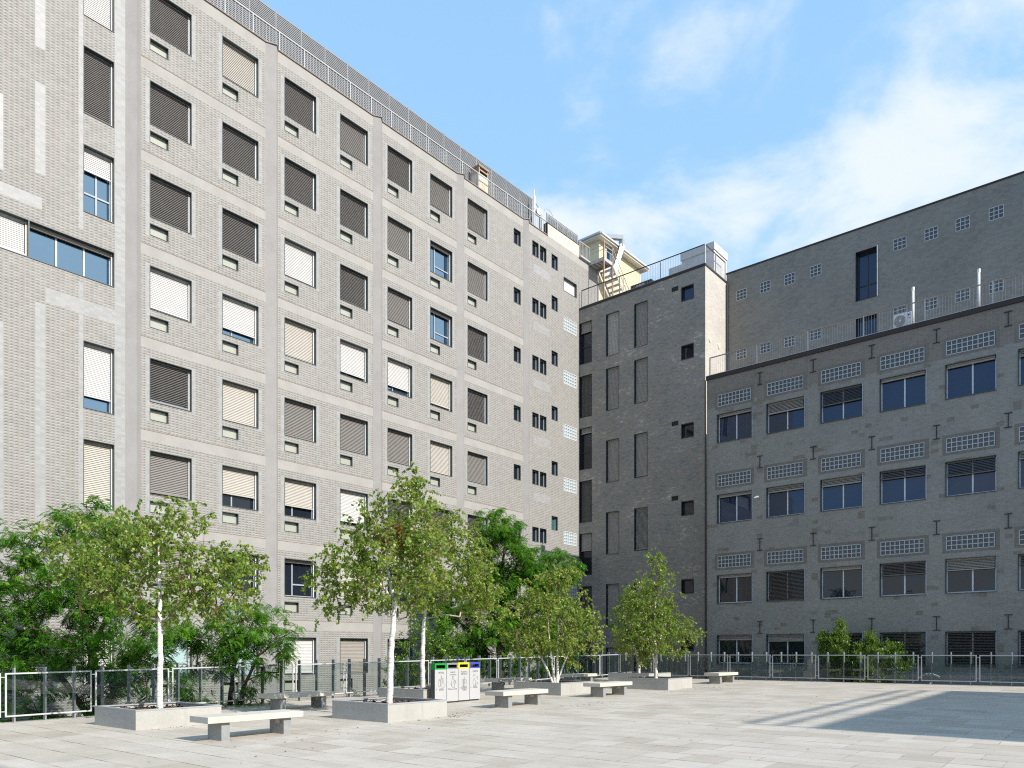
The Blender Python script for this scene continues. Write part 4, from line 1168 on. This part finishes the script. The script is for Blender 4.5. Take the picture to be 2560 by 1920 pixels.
def all_trees():
    S = .32
    # local axes of the trees: x to the camera's right, y away, z up
    a, b = 8.4, 17.2
    birch('birch_tree', 11, at(a, b, S - .05), 0, [[(0, 0, 0, .075), (.01, 0, 1.2, .06), (-.02, .03, 2.3, .05), (.0, .0, 3.2, .036), (-.1, .1, 4.2, .018)]],
          [((-.25, 0, 3.35), (1.75, 1.5, 1.25), 1.0), ((-1.35, .1, 3.6), (1.15, 1.0, 1.05), .42), ((1.35, 0, 3.0), (1.05, 1.0, 1.0), .42), ((.1, .1, 4.3), (1.2, 1.0, .7), .3), ((1.75, 0, 3.2), (.65, .6, .8), .16)],
          430, 'broad spreading birch with a straight white trunk in the planter nearest the left edge', 25, .08, 26)
    a, b = 12.45, 13.9
    birch('birch_tree', 12, at(a, b, S - .05), 0, [[(0, 0, 0, .085), (.03, 0, 1.3, .068), (.1, 0, 2.2, .06), (.13, .0, 2.55, .056), (-.05, .1, 3.3, .03), (-.15, .0, 4.6, .015)], [(.13, 0, 2.5, .05), (.32, .0, 2.95, .036), (.4, .1, 4.2, .018)], [(.13, 0, 2.5, .045), (-.2, .05, 2.95, .03), (-.7, 0, 3.5, .016)]],
          [((-.05, 0, 3.55), (1.4, 1.3, 1.3), 1.0), ((.25, 0, 4.7), (.95, .9, 1.0), .42), ((-1.15, 0, 3.2), (.85, .8, 1.0), .3), ((.85, 0, 3.7), (.8, .8, 1.0), .25), ((.5, 0, 5.2), (.35, .35, .55), .09)],
          400, 'tall birch with a forked white trunk and a spray of dead orange leaves', 25, .08, 16, brown=((.0, .0, 4.15), .42))
    a, b = 16.7, 17.1
    birch('birch_tree', 13, at(a, b, S - .05), 0, [[(0, 0, 0, .08), (.0, 0, 1.5, .065), (.08, 0, 2.8, .05), (.3, .0, 4.2, .026), (.4, .0, 5.2, .014)]],
          [((.75, 0, 4.1), (1.7, 1.5, 1.4), 1.0), ((1.5, 0, 3.3), (1.1, 1.0, 1.2), .5), ((.6, 0, 5.1), (1.3, 1.0, .8), .35), ((-.3, 0, 3.3), (.9, .9, .8), .2)],
          440, 'birch with a slim white trunk just left of the recycling bins', 24, .08, 12, tint=(.15, .93))
    a, b = 21.9, 15.75
    birch('birch_tree', 14, at(a, b, S - .05), 0, [[(.08, 0, 0, .05), (.12, 0, .6, .042), (.15, .1, 2.0, .028), (.15, .1, 3.7, .012)], [(-.02, 0, 0, .055), (-.25, 0, .55, .045), (-.75, 0, 1.6, .03), (-1.15, 0, 2.6, .014)], [(.03, 0, 0, .045), (-.1, -.1, .9, .034), (-.25, -.1, 2.4, .02), (-.2, 0, 3.4, .01)], [(.1, 0, .1, .04), (.45, .1, 1.0, .028), (.85, .1, 2.2, .013)]],
          [((-.1, 0, 2.2), (1.85, 1.6, 1.35), 1.0), ((-.1, 0, 3.2), (1.35, 1.2, 1.1), .4), ((.5, 0, 3.9), (.75, .6, .6), .12), ((-.95, 0, 1.6), (.9, .9, .8), .24), ((.95, 0, 1.6), (.95, .9, .9), .26)],
          430, 'many stemmed low birch with slanting white stems behind the bench', 24, .078, 18, tint=(.15, .93))
    a, b = 26.3, 14.05
    birch('birch_tree', 15, at(a, b, S - .05), 0, [[(0, 0, 0, .075), (.0, 0, .8, .06), (-.05, .05, 2.0, .042), (.0, 0, 3.5, .02), (.05, 0, 4.5, .01)], [(0, 0, .6, .045), (-.35, .1, 1.8, .03), (-.4, .1, 3.3, .012)], [(0, 0, .9, .04), (.3, 0, 2.2, .026), (.45, .0, 3.3, .01)]],
          [((-.1, 0, 1.9), (1.5, 1.35, 1.2), 1.0), ((-.1, 0, 3.1), (1.1, 1.0, 1.1), .5), ((.05, 0, 4.3), (.5, .5, .85), .13), ((.6, 0, 1.8), (1.05, .9, .85), .25), ((-.7, 0, 1.6), (.85, .9, .8), .2)],
          430, 'full cone shaped birch with leaves down to its planter, furthest right', 24, .078, 16, tint=(.0, .8))
    a, b = 30.2, 17.0
    birch('birch_tree', 16, at(a, b, S - .05), 0, [[(0, 0, 0, .07), (.02, 0, 1.0, .055), (.1, .05, 2.4, .035), (.1, 0, 4.0, .014)], [(0, 0, .5, .04), (-.3, 0, 1.6, .026), (-.4, 0, 2.8, .01)]],
          [((.05, 0, 2.3), (1.45, 1.3, 1.5), 1.0), ((.0, 0, 3.6), (.8, .8, .9), .25)],
          300, 'birch mostly hidden behind the cone shaped one, in the rearmost planter', 24, .08, 6, tint=(.0, .8))
    # feathery trees in the sunken garden behind the fence
    G = GROUND
    locust(21, (-12.2, 21.7, G), 0, [[(-.1, 0, 0, .17), (.25, .1, 2.3, .15), (.0, .2, 4.6, .12), (-.3, .1, 6.2, .08), (-.4, 0, 7.8, .04)], [(.2, .1, 2.2, .11), (1.0, .2, 4.2, .08), (1.9, .2, 5.6, .04)], [(.0, .1, 2.6, .1), (-1.3, .1, 4.4, .07), (-2.6, 0, 5.6, .03)], [(0, .2, 4.4, .08), (.7, .2, 6.3, .05), (1.0, .1, 7.4, .02)]],
           [((-.6, 0, 7.2), (2.2, 1.5, 2.0), .8), ((-2.4, 0, 5.6), (2.0, 1.6, 2.0), .9), ((.6, .1, 5.2), (2.4, 1.7, 1.9), 1.0), ((-.6, 0, 3.6), (3.4, 1.7, 1.7), 1.0), ((-.2, .4, 8.5), (1.4, .9, .8), .16)],
           640, 'big feathery green tree filling the left edge behind the glass fence', 24, .27)
    locust(22, (-8.6, 22.6, G), 0, [[(0, 0, 0, .12), (.1, 0, 2.5, .09), (.3, .1, 4.6, .06), (.6, 0, 5.8, .03)], [(.1, 0, 2.4, .06), (1.0, 0, 4.4, .04), (1.8, 0, 5.0, .02)]],
           [((.3, 0, 5.2), (1.9, 1.3, 1.0), 1.0), ((1.0, 0, 4.5), (1.3, 1.1, .9), .5), ((-.6, 0, 3.4), (1.6, 1.2, 1.2), .5), ((.9, 0, 2.6), (1.2, 1.0, .8), .25)],
           250, 'lower feathery green tree under the broad birch behind the fence', 18, .27)
    locust(23, (-.6, 36.4, G), 0, [[(0, 0, 0, .2), (.1, 0, 3.0, .17), (-.1, .2, 5.5, .13), (.1, .1, 8.0, .08), (.3, 0, 10.3, .04)], [(.1, 0, 4.0, .1), (1.4, .2, 6.6, .06), (2.3, .2, 8.0, .03)], [(0, 0, 3.6, .09), (-1.5, .1, 5.6, .06), (-2.6, 0, 6.4, .03)]],
           [((.2, 0, 9.4), (1.6, 1.4, 1.9), .7), ((1.0, 0, 7.4), (2.2, 1.7, 1.9), 1.0), ((-1.0, 0, 6.2), (2.4, 1.8, 1.6), .9), ((.6, 0, 4.6), (3.2, 1.9, 1.6), .9), ((2.5, 0, 8.7), (1.7, 1.2, 1.1), .5), ((2.6, 0, 6.0), (1.7, 1.3, 1.3), .5), ((-.3, 0, 10.6), (.9, .9, 1.2), .25), ((-2.9, .1, 6.3), (1.0, .8, .7), .16)],
           760, 'tall feathery green tree behind the recycling bins against the pale block', 24, .33)
    shrub('round_shrub', 31, (-3.9, 32.6, G), 0, [((0, 0, 4.3), (1.5, 1.2, 1.5), 1.0), ((.8, 0, 4.9), (1.2, 1.0, 1.2), .5), ((-.9, 0, 3.3), (1.1, 1.0, 1.2), .5), ((-.2, 0, 5.6), (.5, .5, .7), .12)],
          330, 'glossy yellow green shrub behind the fence between two white birch trunks', 'shrub_leaf', .085, .62, 26)
    shrub('green_hedge', 32, (3.4, 38.6, G), 0, [((0, 0, 2.5), (2.6, 1.0, 1.1), 1.0), ((-1.6, 0, 2.8), (1.6, 1.0, 1.2), .6), ((1.6, 0, 2.6), (1.4, .9, .8), .4)],
          300, 'low green hedge behind the fence corner under the many stemmed birch', 'locust_leaf', .09, .4, 28, cat='hedge')
    shrub('green_hedge', 34, (-11.9, 20.3, G), R(51), [((0, 0, 1.9), (3.4, .7, .9), 1.0), ((2.6, 0, 2.0), (1.6, .7, .9), .5)],
          260, 'low green planting at the foot of the left glass fence', 'locust_leaf', .09, .4, 28, cat='hedge')
    shrub('laurel_bush', 33, (15.35, 33.1, G), R(-38), [((0, 0, 4.0), (2.1, .75, 1.0), 1.0), ((-1.0, 0, 4.7), (.75, .6, .75), .35), ((.5, 0, 4.5), (1.3, .6, .65), .35), ((-1.62, -.05, 4.95), (.24, .24, .85), .2), ((-.88, -.05, 5.15), (.26, .26, .9), .24), ((.35, 0, 5.0), (.3, .3, .45), .08), ((0, 0, 2.6), (1.9, .8, 1.0), .5)],
          720, 'bright green laurel bush with two pointed tops behind the right fence', 'laurel_leaf', .12, .32, 26, .8)

def street_bits():
    r = empty('street_lamp', world(35.6, 7.2, GROUND), TF - math.pi / 2, 'grey street lamp with two short curved arms behind the right fence', 'street lamp')
    MB().tube((0, 0, 0), (0, 0, 3.62), .07, .055, 10).build('pole', 'fence_post', r)
    for s in (-1, 1):
        m = MB().bar((0, 0, 3.52), (s * .12, 0, 3.58), .08, .06); m.bar((s * .1, 0, 3.58), (s * .36, 0, 3.46), .16, .05)
        m.build('lamp_head', 'unit_grey', r)
    m = MB(); g = np.random.default_rng(5)
    spots = [(14.2, 13.0, 45, .5), (13.4, 12.6, 30, .3), (18.3, 12.0, 40, .7), (28.0, 12.4, 60, .8), (24.0, 12.6, 20, .5), (9.0, 12.4, 14, .9), (20.0, 18.3, 24, .4), (12.2, 12.8, 30, .5), (26.5, 12.9, 30, .4), (8.3, 16.1, 26, .4), (18, 6, 30, 4.0), (26, 7, 24, 3.5), (9, 11, 18, 2.5)]
    for a, b, n, s in spots:
        for i in range(n):
            p, q = a + g.normal(0, s), b + g.normal(0, s * .35); z = gz(p) + .006; l = g.uniform(.012, .035); an = g.uniform(0, 6.28); c, d = math.cos(an) * l, math.sin(an) * l
            if any(x0 < p < x1 and y0 < q < y1 for x0, x1, y0, y1 in ((7.3, 9.4, 16.1, 18.3), (11.4, 13.5, 12.8, 15), (20.8, 23, 14.6, 16.9), (25.2, 27.4, 12.95, 15.1))): continue
            m.quad([(p - c, q - d, z), (p + d * .6, q - c * .6, z + .004), (p + c, q + d, z + .012), (p - d * .6, q + c * .6, z + .004)])
    o = m.build('leaf_litter', 'bark_mulch', None, (0, 0, 0), TP); tag(o, kind='stuff')
    o['label'] = 'scattered dry leaves and bark chips on the paving'; o['category'] = 'litter'

SUN_EL, SUN_DIR = 35.5, (.765, -.644)
def light():
    w = bpy.data.worlds.new('World'); sc.world = w; w.use_nodes = True
    nt = w.node_tree; n = nt.nodes; l = nt.links; n.clear()
    out = n.new('ShaderNodeOutputWorld'); bg = n.new('ShaderNodeBackground'); l.new(bg.outputs[0], out.inputs[0])
    sky = n.new('ShaderNodeTexSky'); sky.sky_type = 'NISHITA'; sky.sun_disc = False
    sky.sun_elevation = R(SUN_EL); sky.sun_rotation = math.atan2(SUN_DIR[0], SUN_DIR[1]); sky.air_density = 1.0; sky.dust_density = .6; sky.ozone_density = 1.6
    tc = n.new('ShaderNodeTexCoord'); sp = n.new('ShaderNodeSeparateXYZ'); l.new(tc.outputs['Generated'], sp.inputs[0])
    def M(op, a, b=None, clamp=False):
        q = n.new('ShaderNodeMath'); q.operation = op; q.use_clamp = clamp
        for i, v in enumerate((a, b)):
            if v is None: continue
            if isinstance(v, (int, float)): q.inputs[i].default_value = v
            else: l.new(v, q.inputs[i])
        return q.outputs[0]
    z = M('ADD', M('MAXIMUM', sp.outputs[2], 0.0), .22)
    cb = n.new('ShaderNodeCombineXYZ'); l.new(M('DIVIDE', sp.outputs[0], z), cb.inputs[0]); l.new(M('DIVIDE', sp.outputs[1], z), cb.inputs[1]); cb.inputs[2].default_value = 4.3
    def N(scale, det, rough, dist=0.0):
        q = n.new('ShaderNodeTexNoise'); l.new(cb.outputs[0], q.inputs['Vector']); q.inputs['Scale'].default_value = scale
        q.inputs['Detail'].default_value = det; q.inputs['Roughness'].default_value = rough; q.inputs['Distortion'].default_value = dist
        return q.outputs['Fac']
    big, small = N(1.25, 4, .5), N(4.2, 9, .6, .25)
    f = M('ADD', M('MULTIPLY', big, .45), M('MULTIPLY', small, .55))
    # more cloud low down and to the right
    bias = M('ADD', M('MULTIPLY', M('SUBTRACT', .58, sp.outputs[2]), .55), M('MULTIPLY', sp.outputs[0], .16))
    f = M('ADD', f, bias)
    mr = n.new('ShaderNodeMapRange'); mr.interpolation_type = 'SMOOTHSTEP'; l.new(f, mr.inputs[0]); mr.inputs[1].default_value = .515; mr.inputs[2].default_value = .70; mr.inputs[3].default_value = .0; mr.inputs[4].default_value = .9
    mx = n.new('ShaderNodeMix'); mx.data_type = 'RGBA'; l.new(mr.outputs[0], mx.inputs[0])
    hz = n.new('ShaderNodeMix'); hz.data_type = 'RGBA'; hz.inputs[0].default_value = .6; l.new(sky.outputs[0], hz.inputs[6]); hz.inputs[7].default_value = (1.15, 2.15, 3.15, 1)
    l.new(hz.outputs[2], mx.inputs[6]); mx.inputs[7].default_value = (CLOUD[0], CLOUD[1], CLOUD[2], 1)
    l.new(mx.outputs[2], bg.inputs[0]); bg.inputs[1].default_value = SKY
    d = bpy.data.lights.new('sun', 'SUN'); d.energy = SUN; d.angle = R(.53); d.color = (1.0, .945, .86)
    o = bpy.data.objects.new('sun', d); COL.objects.link(o)
    e = R(SUN_EL); v = Vector((SUN_DIR[0] * math.cos(e), SUN_DIR[1] * math.cos(e), math.sin(e)))
    o.rotation_euler = v.to_track_quat('Z', 'Y').to_euler(); o.location = v * 60
CLOUD = (2.65, 2.85, 3.0); SKY = .15; SUN = 2.75; EXPO = 1.2

def camera():
    c = bpy.data.cameras.new('camera'); o = bpy.data.objects.new('camera', c); COL.objects.link(o)
    c.sensor_width = 36; c.lens = 1885 / 2560 * 36; c.shift_y = (1630 - 960) / 2560
    c.clip_start = .1; c.clip_end = 2000; o.rotation_euler = (R(90), 0, 0); sc.camera = o
    sc.view_settings.view_transform = 'Standard'; sc.view_settings.look = 'None'; sc.view_settings.exposure = EXPO; sc.view_settings.gamma = 1
    sc.cycles.use_denoising = False; sc.cycles.filter_width = 1.15
    sc.cycles.max_bounces = 8; sc.cycles.transparent_max_bounces = 16; sc.cycles.diffuse_bounces = 3; sc.cycles.glossy_bounces = 3
    sc.cycles.caustics_reflective = False; sc.cycles.caustics_refractive = False

make_materials()
office_building(); roof_of_office(); corner_building(); tall_wall_building(); annex_building(); yellow_house(); neighbours()
plaza()
fence('long glass fence along the left side in front of the trees', 'a', 2.286, 16, .21, 1)
fence('glass fence across the far side of the plaza with sunlit post tops', 'b', 20.28, 12, .38, 1)
for q in ((7.2, 12.93, 'pale stone bench nearest the camera, in front of the left planter'), (11.62, 17.6, 'stone bench by the left fence, behind the nearest bench'),
          (15.75, 13.02, 'stone bench in front of the recycling bins, in full sun'), (21.3, 17.88, 'leaf shaded stone bench right beside the recycling bins'),
          (20.66, 13.04, 'sunny stone bench in front of the many stemmed birch planter'), (26.0, 17.86, 'leaf shaded stone bench by the fence, behind the many stemmed birch'),
          (30.0, 13.1, 'farthest stone bench, alone near the right fence')): bench(*q)
for q in ((7.4, 16.2, 1.95, 2.02, 'leftmost concrete planter with one spreading birch'), (11.5, 12.9, 1.92, 2.0, 'concrete planter in front with the fork trunked birch'),
          (15.75, 16.1, 1.95, 2.0, 'concrete planter partly hidden to the left of the recycling bins'), (20.88, 14.74, 2.05, 2.05, 'concrete planter of the many stemmed birch'),
          (25.3, 13.02, 2.0, 2.08, 'concrete planter of the cone shaped birch, front one of two on the right'), (29.2, 15.95, 2.05, 2.05, 'rearmost concrete planter, behind the one with the cone shaped birch')): planter(*q)
bins(); all_trees(); street_bits(); light(); camera()
